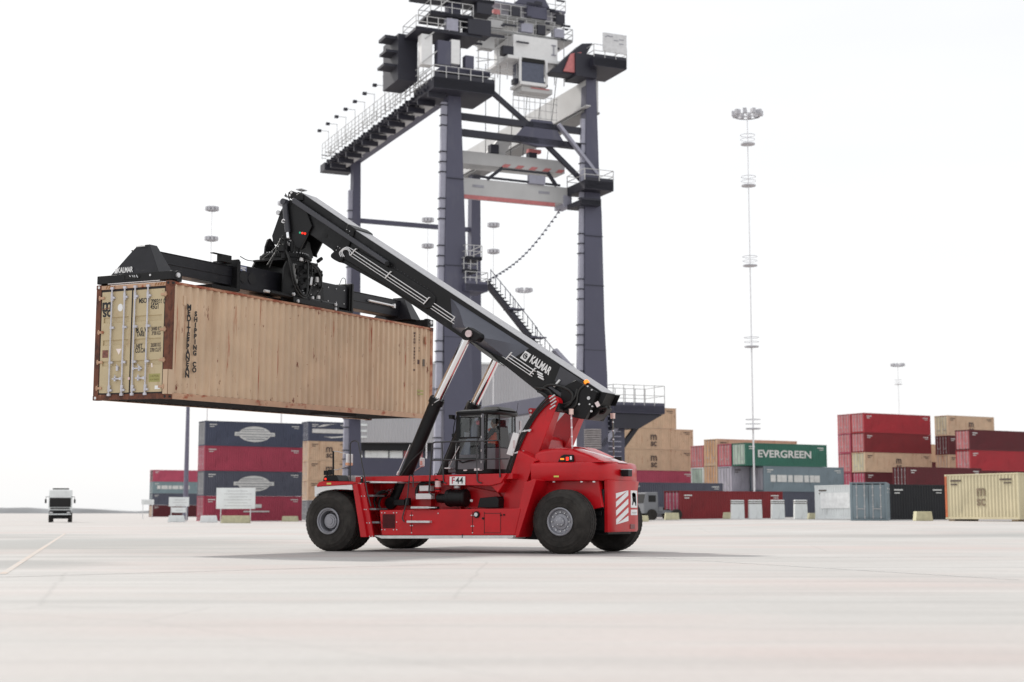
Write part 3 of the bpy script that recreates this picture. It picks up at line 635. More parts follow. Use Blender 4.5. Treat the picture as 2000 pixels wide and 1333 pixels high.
def wall(i, z0, z1, th=.03, name='panel', M_=GREYP, a=0., b=1.):
    """a piece of the cab wall between plan corners i and i+1"""
    def P(k, z):
        t = (z - Z0) / (3.6 - Z0); p, q = base[k], top[k]; return Vector((p[0] + (q[0] - p[0]) * t, p[1] + (q[1] - p[1]) * t, z))
    A, B, C, D = P(i, z0), P(i + 1, z0), P(i + 1, z1), P(i, z1)
    A2, B2, C2, D2 = A.lerp(B, a), A.lerp(B, b), D.lerp(C, b), D.lerp(C, a)
    n = (B2 - A2).cross(D2 - A2).normalized(); c_ = (A2 + B2 + C2 + D2) / 4
    if n.dot(Vector((c_.x - 3, c_.y, 0))) < 0: n = -n
    return MB().loft([[A2, B2, C2, D2], [A2 - n * th, B2 - n * th, C2 - n * th, D2 - n * th]])
# lower shell (rear half and corners) in grey, door side partly glazed
lw = [wall(1, Z0 + .12, Z0 + .50, a=.0, b=.93), wall(2, Z0 + .12, 2.70), wall(3, Z0 + .12, 2.70), wall(4, Z0 + .12, 2.70), wall(5, Z0 + .12, 2.70), wall(6, Z0 + .12, 2.70), wall(7, Z0 + .12, 2.5), wall(8, Z0 + .12, 2.3), wall(0, Z0 + .12, 2.3), wall(9 - 1, Z0 + .12, 2.3)]
big = MB()
for x in lw:
    tm = bpy.data.meshes.new('t'); x.bm.to_mesh(tm); big.bm.from_mesh(tm); bpy.data.meshes.remove(tm); x.bm.free()
SHELL = add('cab_shell', big, GREYP, CAB)
def lerp2(k, z):
    t = (z - Z0) / (3.6 - Z0); p, q = base[k], top[k]; return Vector((p[0] + (q[0] - p[0]) * t, p[1] + (q[1] - p[1]) * t, z))
post = MB()
for k, r_ in ((1, .035), (2, .03), (4, .02), (5, .02), (7, .03), (8, .035), (0, .03), (9, .03)):
    post.cyl(lerp2(k, Z0 + .1) * 1, lerp2(k, 3.6), r_, seg=8)
add('cab_post', post, BLACK, CAB)
pst = MB().box((2.74, .752, 2.86), (.13, .03, 1.48)); add('door_post', pst, GREYP, CAB, bevel=.008)
hg = MB()
for z in (3.5, 2.95, 2.6, 2.3): hg.cyl((2.74, .775, z), (2.74, .775, z + .06), .014, seg=8)
add('hinge', hg, SILV, CAB)
# bright front edge strip
add('front_trim', MB().tube([(3.60, .66, Z0 + .15), (3.54, .66, 3.0), (3.49, .68, 3.55)], .022), CHROME, CAB)
# door frame, panes
fr = MB()
def frame(mb, u0, v0, u1, v1, b, wd=.035, th=.03):
    A, B = m(u0, v0, b), m(u1, v1, b); x0, x1 = min(A.x, B.x), max(A.x, B.x); z0, z1 = min(A.z, B.z), max(A.z, B.z)
    for c_, d_ in ((((x0 + x1) / 2, b, z0), (x1 - x0 + wd, th, wd)), (((x0 + x1) / 2, b, z1), (x1 - x0 + wd, th, wd)), ((x0, b, (z0 + z1) / 2), (wd, th * .9, z1 - z0 - wd)), ((x1, b, (z0 + z1) / 2), (wd, th * .9, z1 - z0 - wd))): mb.box(c_, d_)
    return x0, x1, z0, z1
frame(fr, 896, 811, 939, 855, .755, .04); frame(fr, 895, 863, 938, 896, .755, .035); frame(fr, 898, 816, 937, 854, .762, .02, .02)
P = m(918, 832, .762); fr.box((P.x, .762, (m(918, 816, .762).z + m(918, 854, .762).z) / 2), (.018, .02, .5))
fr.tube([m(895, 899, .76), m(903, 904, .76), m(914, 901, .76), m(938, 896, .76)], .02)
DOOR = add('cab_door', fr, BLACK, CAB, bevel=.004)
g = MB(); 
for (k, z0, z1, a, b_) in ((1, 2.32, 3.55, 0, 1), (2, 2.72, 3.55, 0, 1), (3, 2.72, 3.55, 0, 1), (4, 2.72, 3.55, 0, 1), (5, 2.72, 3.55, 0, 1), (6, 2.72, 3.55, 0, 1), (7, 2.52, 3.55, 0, 1), (8, 2.32, 3.55, 0, 1)):
    A, B, C_, D = lerp2(k, z0), lerp2(k + 1, z0), lerp2(k + 1, z1), lerp2(k, z1); g.face([A, B, C_, D])
A, B, C_, D = lerp2(9, 2.32), lerp2(0, 2.32), lerp2(0, 3.55), lerp2(9, 3.55); g.face([A, B, C_, D])
add('cab_glass', g, GLASS, CAB, smooth=False)
sk2 = MB().tube([m(883, 899, .8), m(897, 872, .8)], .012); sk2.box(m(878, 915, .8), (.16, .2, .03)); sk2.tube([m(883, 900, .8), m(876, 914, .8), m(868, 915, .8)], .012); add('cab_step_stay', sk2, SILV, CAB)
fb = MB().pp([(875, 924), (875.5, 902), (880, 899.5), (891, 900), (890, 924)], .7, -.6); add('cab_front_box', fb, GREYP, CAB, bevel=.02)
dl = MB().pp([(926, 915.3), (941.5, 914.7), (941.5, 919), (926, 920)], .766, .75); dl.pp([(905, 918), (912, 917.7), (912, 920), (905, 920.3)], .766, .75); add('door_decal', dl, WHT, CAB)
mi = MB().pp([(876, 812), (876.5, 810.5), (883, 810.5), (883.5, 819), (877, 818.5)], .95, .80); mi.tube([m(883, 817, .85), m(889, 821, .8), m(892, 815, .78)], .015); mi.tube([m(889, 821, .8), m(886, 836, .8), m(885, 852, .8)], .013); mi.box(m(884.5, 851, .8), (.05, .04, .09)); add('cab_camera_arm', mi, BLACK, CAB)
an = MB().cyl(m(1009, 807, -.6), m(1012, 787, -.6), .006, seg=6); an.cyl(m(1004, 811, -.6), m(1009.5, 807, -.6), .05, seg=10); an.box(m(1006, 810, -.6), (.08, .1, .12)); add('antenna', an, BLACK, CAB)
rw = MB().box((2.33, -.66, 3.05), (.05, .05, .85)); add('bright_rear_trim', rw, STEEL, CAB, bevel=.01)
# interior
se = MB().box((2.75, 0, 2.62), (.5, .5, .12)).box((2.50, 0, 2.95), (.12, .48, .72), Matrix.Rotation(.1, 4, 'Y')).box((2.52, 0, 3.38), (.09, .26, .18)).box((2.8, 0, 2.35), (.3, .3, .45)).box((2.85, .27, 2.82), (.3, .06, .05)).box((2.85, -.27, 2.82), (.3, .06, .05))
add('seat', se, SEAT, CAB, bevel=.03)
co = MB().box((3.32, 0, 2.55), (.1, .5, .7)).cyl((3.2, 0, 2.3), (3.12, 0, 2.82), .03, seg=10); add('console', co, SEAT, CAB, bevel=.02)
sw = MB()
for i in range(24):
    t0, t1 = 2 * math.pi * i / 24, 2 * math.pi * (i + 1) / 24; q = lambda t: V(3.06 + .05 * math.sin(t), .17 * math.cos(t), 2.86 + .16 * math.sin(t)); sw.cyl(q(t0), q(t1), .013, seg=6)
add('steering_wheel', sw, SEAT, CAB)
sc_ = MB().box((3.35, .45, 3.05), (.04, .22, .16)); add('display', sc_, mat('pale_screen', (.55, .6, .65), .3), CAB)
wp = MB().box((2.5, -.45, 3.0), (.05, .16, .28)); add('pale_jacket_on_hook', wp, mat('pale_blue_cloth', (.4, .45, .5), .8), CAB)
rfl = MB().lathe([(.0001, -.03), (.06, 0), (.0001, .03)], m(933.5, 826, .5), (0, 1, 0), 14); add('red_white_tag', rfl, mat('tag_pink', (.85, .2, .25), .4), CAB)

# ---- driver
def skin_body(name, nodes, edges, rad, material, parent, sub=2):
    me = bpy.data.meshes.new(name); me.from_pydata([Vector(n) for n in nodes], edges, []); me.materials.append(material)
    o = bpy.data.objects.new(name, me); COL.objects.link(o); o.parent = parent
    sm = o.modifiers.new('skin', 'SKIN'); sm.use_smooth_shade = True
    for i, r_ in enumerate(rad): me.skin_vertices[0].data[i].radius = (r_, r_) if not isinstance(r_, tuple) else r_
    me.skin_vertices[0].data[0].use_root = True
    ss = o.modifiers.new('sub', 'SUBSURF'); ss.levels = sub; ss.render_levels = sub
    return o
DR = thing('person', 'driver in dark jacket and orange vest sitting inside the cab, hands on the wheel', 'person', loc=MM @ V(2.76, 0, 2.68), rz=math.pi - TH)
N = [(0, 0, .08), (-.02, 0, .28), (-.03, 0, .46), (-.03, 0, .57),                      # pelvis, waist, chest, neck base
     (-.03, .19, .50), (.10, .24, .30), (.31, .17, .24),                            # near arm
     (-.03, -.19, .50), (.10, -.24, .30), (.31, -.17, .24),
     (.02, .10, .06), (.42, .13, .07), (.50, .13, -.30),
     (.02, -.10, .06), (.42, -.13, .07), (.50, -.13, -.30)]
Ed = [(0, 1), (1, 2), (2, 3), (2, 4), (4, 5), (5, 6), (2, 7), (7, 8), (8, 9), (0, 10), (10, 11), (11, 12), (0, 13), (13, 14), (14, 15)]
Rd = [.14, .135, .15, .07, .075, .055, .04, .075, .055, .04, .095, .07, .05, .095, .07, .05]
skin_body('jacket', N, Ed, Rd, JACK, DR)
vb_ = MB().loft([[(x, y, z) for x, y in [(.135, .12), (.05, .17), (-.10, .17), (-.17, .1), (-.17, -.1), (-.10, -.17), (.05, -.17), (.135, -.12)]] for z, in ((.14,), (.46,))]); add_v = vb_.build('vest', VEST, DR, bevel=.03)
vt = MB().box((.07, .12, .52), (.1, .05, .1), Matrix.Rotation(.5, 4, 'Y')); vt.box((.07, -.12, .52), (.1, .05, .1), Matrix.Rotation(.5, 4, 'Y')); vt.build('vest_collar', VEST, DR, bevel=.015)
hd = MB(); hd.lathe([(.0001, -.135), (.045, -.125), (.066, -.09), (.075, -.04), (.082, .02), (.080, .07), (.055, .11), (.0001, .125)], (.0, 0, .70), (0, 0, 1), 20)
for v_ in hd.bm.verts: v_.co.x *= 1.15
hd.cyl((-.01, 0, .54), (0, 0, .63), .05, seg=12); hd.box((.102, 0, .695), (.035, .022, .05)); hd.box((.005, .082, .70), (.03, .012, .05)); hd.box((.005, -.082, .70), (.03, .012, .05))
HDO = hd.build('head', SKIN, DR, bevel=.006)
fe = MB()
for y_ in (-.03, .03): fe.box((.091, y_, .715), (.012, .022, .01))
fe.box((.088, 0, .645), (.012, .045, .008)); fe.build('eyes_and_mouth', mat('dark_features', (.08, .03, .025), .5), HDO)
ha = MB(); ha.lathe([(.088, -.02), (.092, .03), (.086, .085), (.06, .12), (.0001, .137)], (-.012, 0, .705), (0, 0, 1), 20)
for v_ in ha.bm.verts: v_.co.x = v_.co.x * 1.12 - .012
ha.build('hair', HAIR, DR)
for s in (1, -1):
    H = bpy.data.objects.new('hand', bpy.data.meshes.new('hand')); H.data.from_pydata([(.31, s * .17, .24), (.35, s * .17, .235)] + [(.375, s * (.13 + .022 * k), .245) for k in range(4)] + [(.40, s * (.13 + .022 * k), .215) for k in range(4)] + [(.335, s * .135, .255)], [(0, 1)] + [(1, 2 + k) for k in range(4)] + [(2 + k, 6 + k) for k in range(4)] + [(1, 10)], [])
    COL.objects.link(H); H.parent = DR; H.data.materials.append(SKIN); H.modifiers.new('skin', 'SKIN').use_smooth_shade = True
    for i in range(11): H.data.skin_vertices[0].data[i].radius = ((.03, .03), (.035, .022))[i] if i < 2 else (.009, .009)
    H.data.skin_vertices[0].data[0].use_root = True; H.modifiers.new('sub', 'SUBSURF').render_levels = 1

# ---- boom
HW = .43
bo_ = [(679, 441), (1176, 767), (1170, 782), (1166, 790), (1136, 819), (1118, 815), (1085, 796), (1057, 771), (985, 713.6), (909, 665), (840, 619), (760, 565), (668, 513), (655, 505)]
BM = MB().pp(bo_, HW, -HW); BOOM = add('boom', BM, BLACKS, bevel=.012)
def quad_on_top(p0, p1, wd, name, M_, lift=.006, par=None, th=.01):
    A, B = m(*p0, HW), m(*p1, HW); d = (B - A).normalized(); n = V(-d.z, 0, d.x); n = n if n.z > 0 else -n
    A, B = A + n * lift, B + n * lift; b = MB().loft([[V(A.x, y, A.z), V(B.x, y, B.z), V(B.x, y, B.z) + n * th, V(A.x, y, A.z) + n * th] for y in (-wd, wd)]); return add(name, b, M_, par)
quad_on_top((681, 442), (1175.5, 766.5), HW - .01, 'boom_lit_top', TOPW, par=BOOM)  # pale sheet: light on the boom's top face, put into colour
# open rear end of the boom
q = [m(u, v, HW) for u, v in [(1176.6, 769.5), (1170, 783), (1163, 793)]]
rb = MB().loft([[V(p.x - .012, y, p.z) for p in q] + [V(p.x + .02, y, p.z) for p in reversed(q)] for y in (-.37, .37)]); add('boom_rear_opening', rb, DARK, BOOM)
fl = MB(); q = [m(u, v, HW) for u, v in [(1176, 766.5), (1166.5, 788)]]
for y in (-HW + .01, HW - .01):
    fl.loft([[V(q[0].x - .14, y - .01, q[0].z - .02), V(q[1].x - .14, y - .01, q[1].z - .02), V(q[1].x + .1, y - .01, q[1].z), V(q[0].x + .1, y - .01, q[0].z)], [V(q[0].x - .14, y + .01, q[0].z - .02), V(q[1].x - .14, y + .01, q[1].z - .02), V(q[1].x + .1, y + .01, q[1].z), V(q[0].x + .1, y + .01, q[0].z)]])
add('rear_cheek', fl, BLACK, BOOM)
# boom foot: side plates to the pivot
ft = MB().pp([(1097, 757), (1125, 742), (1166, 766), (1157, 790), (1142, 819), (1118, 815), (1092, 793)], .60, .42); ft.pp([(1097, 757), (1125, 742), (1166, 766), (1157, 790), (1142, 819), (1118, 815), (1092, 793)], -.42, -.60, at=.6)
FT = add('foot_plate', ft, BLACK, BOOM, bevel=.02)
for (u, v, r_) in ((1150, 778, .045), (1148, 755, .02), (1156, 762, .02), (1131.5, 790, .025), (1152, 790, .02), (1157, 794, .02), (1155, 803.5, .028)):
    P = m(u, v, .61); add('bolt', MB().cyl(P - V(0, .02, 0), P + V(0, .02, 0), r_, seg=12), SILV, FT)
P = m(1167, 790, .55); add('white_tag', MB().box(P, (.1, .02, .13), Matrix.Rotation(.5, 4, 'Y')), mat('pinkish_white_tag', (.8, .68, .68), .4), BOOM)
hose([(1055, 762, .5), (1075, 752, .55), (1100, 757, .62), (1118, 770, .64), (1112, 790, .64), (1090, 798, .62), (1085, 790, .55)], .6, .035, FT)
hose([(1045, 757, .5), (1070, 762, .55), (1085, 780, .6), (1100, 790, .62), (1120, 780, .64), (1128, 760, .62)], .6, .03, FT)
hose([(1050, 765, .5), (1066, 772, .56), (1080, 790, .6), (1092, 800, .6), (1110, 802, .62), (1125, 790, .63), (1130, 765, .62), (1142, 752, .61)], .6, .028, FT)
for k in range(5): hose([(1160, 792 + k * 2, .3 - .12 * k), (1172, 797 + k, .3 - .12 * k), (1184 - k * 2, 796 + k * 2, .28 - .12 * k), (1180 - 2 * k, 806, .2 - .1 * k), (1165, 808, .1)], .3, .032, FT)
bk = MB().pp([(1138, 819), (1166, 791), (1176, 797), (1163, 812), (1150, 820)], .3, -.42, at=.3); add('boom_heel', bk, BLACK, BOOM, bevel=.03)
sl = MB().pp([(1065.5, 754), (1071.5, 752), (1104, 773), (1107, 778), (1100, 781), (1094, 776)], .53, .43); add('hose_guard', sl, GUSS, BOOM, bevel=.02)
P = m(1082, 755, .5); add('clamp', MB().pp([(1080, 755), (1091.5, 741.5), (1094, 743), (1083, 756)], .50, .43).cyl(m(1082.5, 754.5, .46), m(1082.5, 754.5, .53), .028, seg=12), WHITE, BOOM)
rp = MB().pp([(1094, 716), (1140, 746), (1125, 768), (1112, 766), (1083, 744)], .446, .42); add('rear_cover', rp, GUSS, BOOM, bevel=.008)
P = m(1147, 750, .40); BE = add('beacon', MB().lathe([(.07, 0), (.072, .05), (.06, .09), (.03, .11), (.0001, .112)], P, (.5, 0, .86), 20), ORANGE, BOOM); 
# swelling cheek plates for the lift cylinder pins
def cheek(s):
    H = HW * s; W_ = .98 * s
    T0, T1 = m(880, 583, HW), m(1033, 681, HW); c0, c1 = m(898, 618, HW), m(985, 668, HW)
    a0, a1 = m(910, 641, .95), m(934, 656, .95)
    mb = MB(); y = lambda p, yy: V(p.x, yy, p.z)
    edge0 = [(880, 583, HW), (889, 593, .50), (897, 607, .60), (902, 622, .72), (905, 634, .84)]
    edge1 = [(1033, 681, HW), (1008, 673.5, .50), (985, 668, .60), (962, 663, .74), (946, 661, .86)]
    rings = []
    for (u0, v0, b0), (u1, v1, b1) in zip(edge0, edge1):
        p, q = m(u0, v0, b0), m(u1, v1, b1); rings.append([V(*(p.lerp(q, t))) for t in (0, .33, .66, 1)])
    rings.append([V(*(a0.lerp(a1, t))) for t in (0, .33, .66, 1)])
    vs = [[mb.bm.verts.new((v.x, v.y * s, v.z)) for v in r] for r in rings]
    # straighten the top edge onto the boom's upper edge
    for a, b in zip(vs, vs[1:]):
        for i in range(3): mb.bm.faces.new((a[i], a[i + 1], b[i + 1], b[i]))
    # flanks and underside
    lo = [m(u, v, HW) for u, v in [(884, 640), (905, 655), (945, 682), (995, 705)]]
    lv = [mb.bm.verts.new((p.x, H, p.z)) for p in lo]
    mb.bm.faces.new([vs[i][0] for i in range(6)] + [lv[0]])
    mb.bm.faces.new([vs[i][3] for i in range(6)][::-1] + [lv[3]])
    mb.bm.faces.new(vs[5] + lv[::-1])
    return mb
for s in (1, -1): CHK = add('boom_cheek', cheek(s), CHEEK, BOOM, ang=50)
lc = MB().pp([(918, 667), (930, 672), (958, 692), (975, 709), (985, 716), (962, 703), (935, 684)], .52, .44); add('lower_cheek', lc, mat('lever_and_lit_cheek_grey', (.16, .16, .155), .3), BOOM, bevel=.01)  # pale grey paints the light caught by this flare plate
for s in (1, -1):
    q = [m(u, v, 1.12) for u, v in [(904, 645), (913, 638), (936, 652), (937, 660), (929, 668), (912, 664)]]
    pb = MB().prism([(p.x, p.z) for p in q], s * .82, s * 1.12); PB = add('pin_block', pb, BLACK, BOOM, bevel=.03)
    P = m(917, 652.5, 1.12); add('pin_cover', MB().cyl(V(P.x, s * 1.14, P.z), V(P.x, s * 1.19, P.z), .095, seg=24), mat('pinkish_steel', (.62, .5, .5), .35, metal=.3, var=.2, scale=12), PB)
# long dark stadium panel on the base section
st = [(676, 483), (690, 484), (775, 530), (842, 571), (850, 580), (850, 591), (843, 601), (832, 603), (815, 597), (664, 502), (662, 492), (667, 485)]
SP = add('side_panel', MB().pp(st, .475, .42), BLACKS, BOOM, bevel=.03)
rv_ = MB()
for i in range(12):
    P = m(765 + i * 6.4, 519 + i * 4.1, HW); rv_.cyl(P, P + V(0, .02, 0), .012, seg=6)
add('rivet', rv_, GUSS, BOOM)
# bright hydraulic pipes in runs
def pipes(p, q, b, par, r=.0135, offs=((0, 0), (-3.6, 5.2), (-6.5, 9.6)), clamps=()):
    pm = MB()
    for k, (du, dv) in enumerate(offs): pm.tube([m(p[0] + du, p[1] + dv, b), m(q[0] + du, q[1] + dv, b)], r if k != 2 else r * .8)
    PI = add('hydraulic_pipe', pm, STEEL, par)
    for (u, v) in clamps:
        A, B = m(u + 3, v - 3, b + .02), m(u - 8, v + 10, b + .02); add('pipe_clamp', MB().cyl(A, B, .018, seg=8).cyl(A, A + V(0, -.08, 0), .015, seg=6), WHITE, PI)
    return PI
pipes((690, 489), (834, 584), .50, SP, clamps=((692, 489.5), (760, 534), (835, 584.5)))
pipes((848, 593), (905, 631), .47, BOOM, clamps=((889, 619),))
pipes((960, 668), (1046, 726), .47, BOOM, clamps=((996, 692), (1042, 723)))
for k in range(3): 
    o_ = k * 3.0
    add('pipe_bend', MB().tube(bez([m(690 - 3.4 * k, 489 + 4.9 * k, .50), m(681, 484 + o_ * .9, .50), m(674 - o_ * .2, 484 + o_ * .6, .50), m(666 + o_ * .5, 490 + o_ * .2, .50), m(663 + o_ * 1., 495 + o_ * .1, .50), m(666 + o_ * 1.1, 502, .5)], 6), .0135), STEEL, SP)
for k in range(3):
    u, v = 1049 + 1 * k, 726 + 5 * k
    A, B = m(u, v, .46), m(u + 11, v + 6, .46); add('pipe_fitting', MB().cyl(A, B, .022, seg=8), STEEL, BOOM)
# front collar of the base section
cl = MB().pp([(679, 437), (692, 446), (690, 459), (668, 510), (662, 513), (652, 508), (645, 503), (645, 497), (655, 488), (675, 447)], .50, -.50, at=.5); COLL = add('boom_collar', cl, BLACK, BOOM, bevel=.035)
for (u, v) in ((677.5, 449), (683, 452), (676, 456), (681, 459), (660, 482), (657, 489), (664, 485)):
    P = m(u, v, .51); add('bolt', MB().cyl(P - V(0, .02, 0), P + V(0, .012, 0), .012, seg=8), SILV, COLL)
# inner telescopic section and its head
IN = MB().pp([(581, 375), (588, 376.5), (684, 443), (652, 492), (647, 487), (601, 455.5), (585, 440), (571, 400)], .36, -.36); INN = add('inner_boom', IN, BLACKS, bevel=.012)
q = [m(u, v, .36) for u, v in ((590, 378), (680, 439))]
A, B = q; d = (B - A).normalized(); n_ = V(-d.z, 0, d.x); n_ = n_ if n_.z > 0 else -n_
ib = MB().loft([[V(A.x, y, A.z) + n_ * .006, V(B.x, y, B.z) + n_ * .006, V(B.x, y, B.z) + n_ * .016, V(A.x, y, A.z) + n_ * .016] for y in (-.35, .35)]); add('inner_lit_top', ib, TOPW, INN)  # same painted top light on the inner section
rl_ = MB().pp([(570, 388.5), (573, 386.5), (757, 511), (757, 516.5), (752, 517.5), (570, 396)], .57, .44); RL = add('side_guide_rail', rl_, GUSS, BOOM, bevel=.015)
add('rail_end', MB().box(m(757, 516, .55), (.12, .1, .14)), BLACK, RL, bevel=.02)
P = m(637, 461, .36); add('inspection_hole', MB().cyl(P - V(0, .01, 0), P + V(0, .008, 0), .052, seg=24), DARK, INN)
tp = MB().pp([(561, 384), (563, 375), (568, 372), (573, 375), (577, 381), (584, 377), (592, 380), (592, 392), (575, 394)], .40, -.40, at=.4); HDP = add('boom_head', tp, BLACK, INN, bevel=.025)
P = m(569, 376.5, .41); add('eye_hole', MB().cyl(P - V(0, .02, 0), P + V(0, .01, 0), .035, seg=16), WHITE, HDP)
P = m(566, 382, .41); add('eye_hole', MB().box(P, (.05, .03, .06)), WHITE, HDP)
P = m(589, 371.5, .1); add('head_lamp', MB().box(P, (.2, .3, .03)).cyl(P, P - V(0, 0, .12), .02, seg=6), SILV, HDP)
fz = MB()
for k in range(6): fz.tube([m(566, 385 + k * 1.2, .2), m(560 - k * .6, 384 - 1.6 * k + 2, .2 + .04 * k), m(555 + k * .5, 383 - k * .5, .25 + .04 * k)], .008, seg=5)
add('hose_end', fz, HOSE, HDP)
hw_ = MB().pp([(572, 407), (575, 404), (602, 420), (606, 426), (600, 430), (592, 424), (574, 413)], .40, .36); add('hose_carrier', hw_, BLACK, HDP, bevel=.01)
for (u, v, M_) in ((571, 409.5, ORANGE), (577, 412, SILV), (584, 422, SILV), (587, 423.5, SILV), (578, 429, SILV), (574, 436, SILV), (573.5, 443, SILV)):
    P = m(u, v, .405); add('fitting', MB().cyl(P - V(0, .03, 0), P + V(0, .03, 0), .022, seg=8), M_, HDP)
for s in (1, -1):
    q = [m(u, v, .44) for u, v in [(566, 390), (556, 399), (549, 410), (531, 461), (533.5, 477), (556, 484), (586, 495), (585.5, 488), (602, 455), (609, 442), (598, 412), (580, 396)]]
    hp = MB().prism([(p.x, p.z) for p in q], s * .44, s * .37); HP = add('head_plate', hp, BLACKS, INN, bevel=.012)
q = [m(u, v, .37) for u, v in [(549, 410), (531, 461), (533.5, 477), (545, 481), (556, 440), (560, 412)]]
hp = MB().prism([(p.x, p.z) for p in q], -.37, .37); add('head_cross_plate', hp, BLACKS, INN, bevel=.01)
P = m(544, 416, .45); add('head_pin', MB().cyl(V(P.x, .43, P.z), V(P.x, .49, P.z), .07, seg=20), SILV, INN)
# signal lights
for (u, M_) in ((586.3, GRNL), (591, REDL), (596, REDL)):
    P = m(u, 455 + (u - 586) * .18, .445); add('signal_lamp', MB().lathe([(.034, 0), (.03, .02), (.0001, .03)], P, (0, 1, 0), 16), M_, INN)
# tilt damper cylinders
for s in (1, -1):
    A, B, C_ = m(556, 395, .52), m(562, 454, .52), m(565, 484, .52)
    for p_ in (A, B, C_): p_.y *= s
    dm = MB().cyl(A, B, .085, seg=20).cyl(A + V(0, .1 * s, 0), A - V(0, .1 * s, 0), .09, seg=16); DM = add('damper_cylinder', dm, GUSS, INN)
    add('damper_rod', MB().cyl(B, C_, .05, seg=16), CHROME, DM); add('damper_pin', MB().cyl(C_ - V(0, .09 * s, 0), C_ + V(0, .07 * s, 0), .075, seg=16), mat('pinkish_steel', (.6, .5, .5), .4), DM)
P = m(557, 431, .6); add('shackle', MB().tube(bez([P, P + V(.06, .02, .03), P + V(.1, .02, -.04), P + V(.02, .02, -.07)], 5), .018), STEEL, INN)
# lift cylinders
for s in (1, -1):
    T_ = m(915, 655, 1.02); B_ = m(770, 983, 1.02); mid = m(853, 783, 1.02)
    for p_ in (T_, B_, mid): p_.y *= s
    d = (T_ - B_).normalized()
    lb_ = MB().cyl(B_, mid, .175, seg=32).cyl(mid - d * .10, mid + d * .06, .205, seg=32); lb_.cyl(B_ - V(0, .3, 0), B_ + V(0, .22, 0), .16, seg=24)
    for k in range(8):
        t = 2 * math.pi * k / 8; x_ = d.orthogonal().normalized(); y_ = d.cross(x_); c_ = mid + d * .06 + (x_ * math.cos(t) + y_ * math.sin(t)) * .17; lb_.cyl(c_, c_ + d * .03, .02, seg=6)
    LC = add('lift_cylinder', lb_, BLACK, bevel=.006)
    add('lift_rod', MB().cyl(mid, T_, .115, seg=32), CHROME, LC)
    e_ = MB().cyl(T_ - V(0, .14, 0), T_ + V(0, .14, 0), .15, seg=24); add('rod_eye', e_, BLACK, LC)
    off = V(.2, 0, .09)
    lp_ = MB().tube(bez([m(825, 880, 1.05) * 1, m(800, 905, 1.2), m(775, 945, 1.2), m(757, 972, 1.1)], 6) if s > 0 else [B_ + d * .5 + off, mid + off], .02); add('pressure_hose', lp_, HOSE, LC)
    if s > 0:
        A, B = m(776, 928, 1.2), m(801, 869, 1.2); add('grease_pipe', MB().cyl(A, B, .012, seg=8).cyl(A, A + (B - A) * .12, .03, seg=8), STEEL, LC)
        A, B = m(842, 797, 1.15), m(858, 781, 1.15); add('grease_pipe', MB().tube(bez([A, m(846, 789, 1.2), m(853, 784, 1.2), B], 6), .012), SILV, LC)
# writing on the boom
A, B = m(1024, 686, HW), m(1100, 738, HW); dr = (B - A).normalized(); up = V(0, 0, 1) - dr * dr.z; up.normalize(); c = m(1055.5, 714, HW)
text('boom_text', 'KALMAR', .29, c + V(0, .005, 0), dr, up, WHT, BOOM, sx=.60, bold=.009, spacing=1.0)
c = m(1026.5, 696, HW); lg = MB(); e1, e2 = dr, up
sh = [(-.115, -.12), (.085, -.12), (.12, .12), (-.08, .12)]
lg.loft([[c + V(0, .001, 0) + e1 * x + e2 * y for x, y in sh], [c + V(0, .006, 0) + e1 * x + e2 * y for x, y in sh]]); LG = add('boom_emblem', lg, WHT, BOOM)
cc = MB()
for k in range(18):
    t0, t1 = R(60 + k * 15), R(75 + k * 15); q = lambda t: c + V(0, .008, 0) + e1 * (.06 * math.cos(t)) + e2 * (.06 * math.sin(t)); cc.cyl(q(t0), q(t1), .014, seg=5)
cc.cyl(c + V(0, .008, 0) + e1 * -.02, c + V(0, .008, 0) + e1 * .05 + e2 * .02, .02, seg=5); cc.cyl(c + V(0, .008, 0) + e1 * .05 + e2 * .02, c + V(0, .008, 0) + e1 * .03 - e2 * .06, .016, seg=5); add('emblem_mark', cc, BLKT, LG)

# ---- spreader (in the frame of the lifted box)
yc = 1.219
def sp(name, mb, material, parent, **k): return mb.build(name, material, parent, M=KM, **k)
SB = MB(); SB.box((6.18, yc, 3.50), (5.3, .64, .66)); SPR = sp('spreader', SB, SPRB, ST, bevel=.02)
for x in (3.52, 8.86):
    c_ = MB().box((x, yc, 3.50), (.10, .86, .88)).box((x + (.10 if x < 6 else -.10), yc, 3.50), (.05, .80, .82)); sp('collar', c_, BLACK, SPR, bevel=.02)
for x0, x1, s in ((.16, 3.6, -1), (8.8, 12.03, 1)):
    t_ = MB().prism([(x0, 3.24), (x1, 3.24), (x1, 3.74), (x0, 3.74)], yc - .24, yc + .24); 
    t_.prism([(x0, 3.47), (x1, 3.47), (x1, 3.50), (x0, 3.50)], yc - .26, yc + .26); t_.box(((x0 + x1) / 2, yc, 3.75), (x1 - x0, .52, .02)); sp('telescopic_beam', t_, SPRB, SPR, bevel=.01)
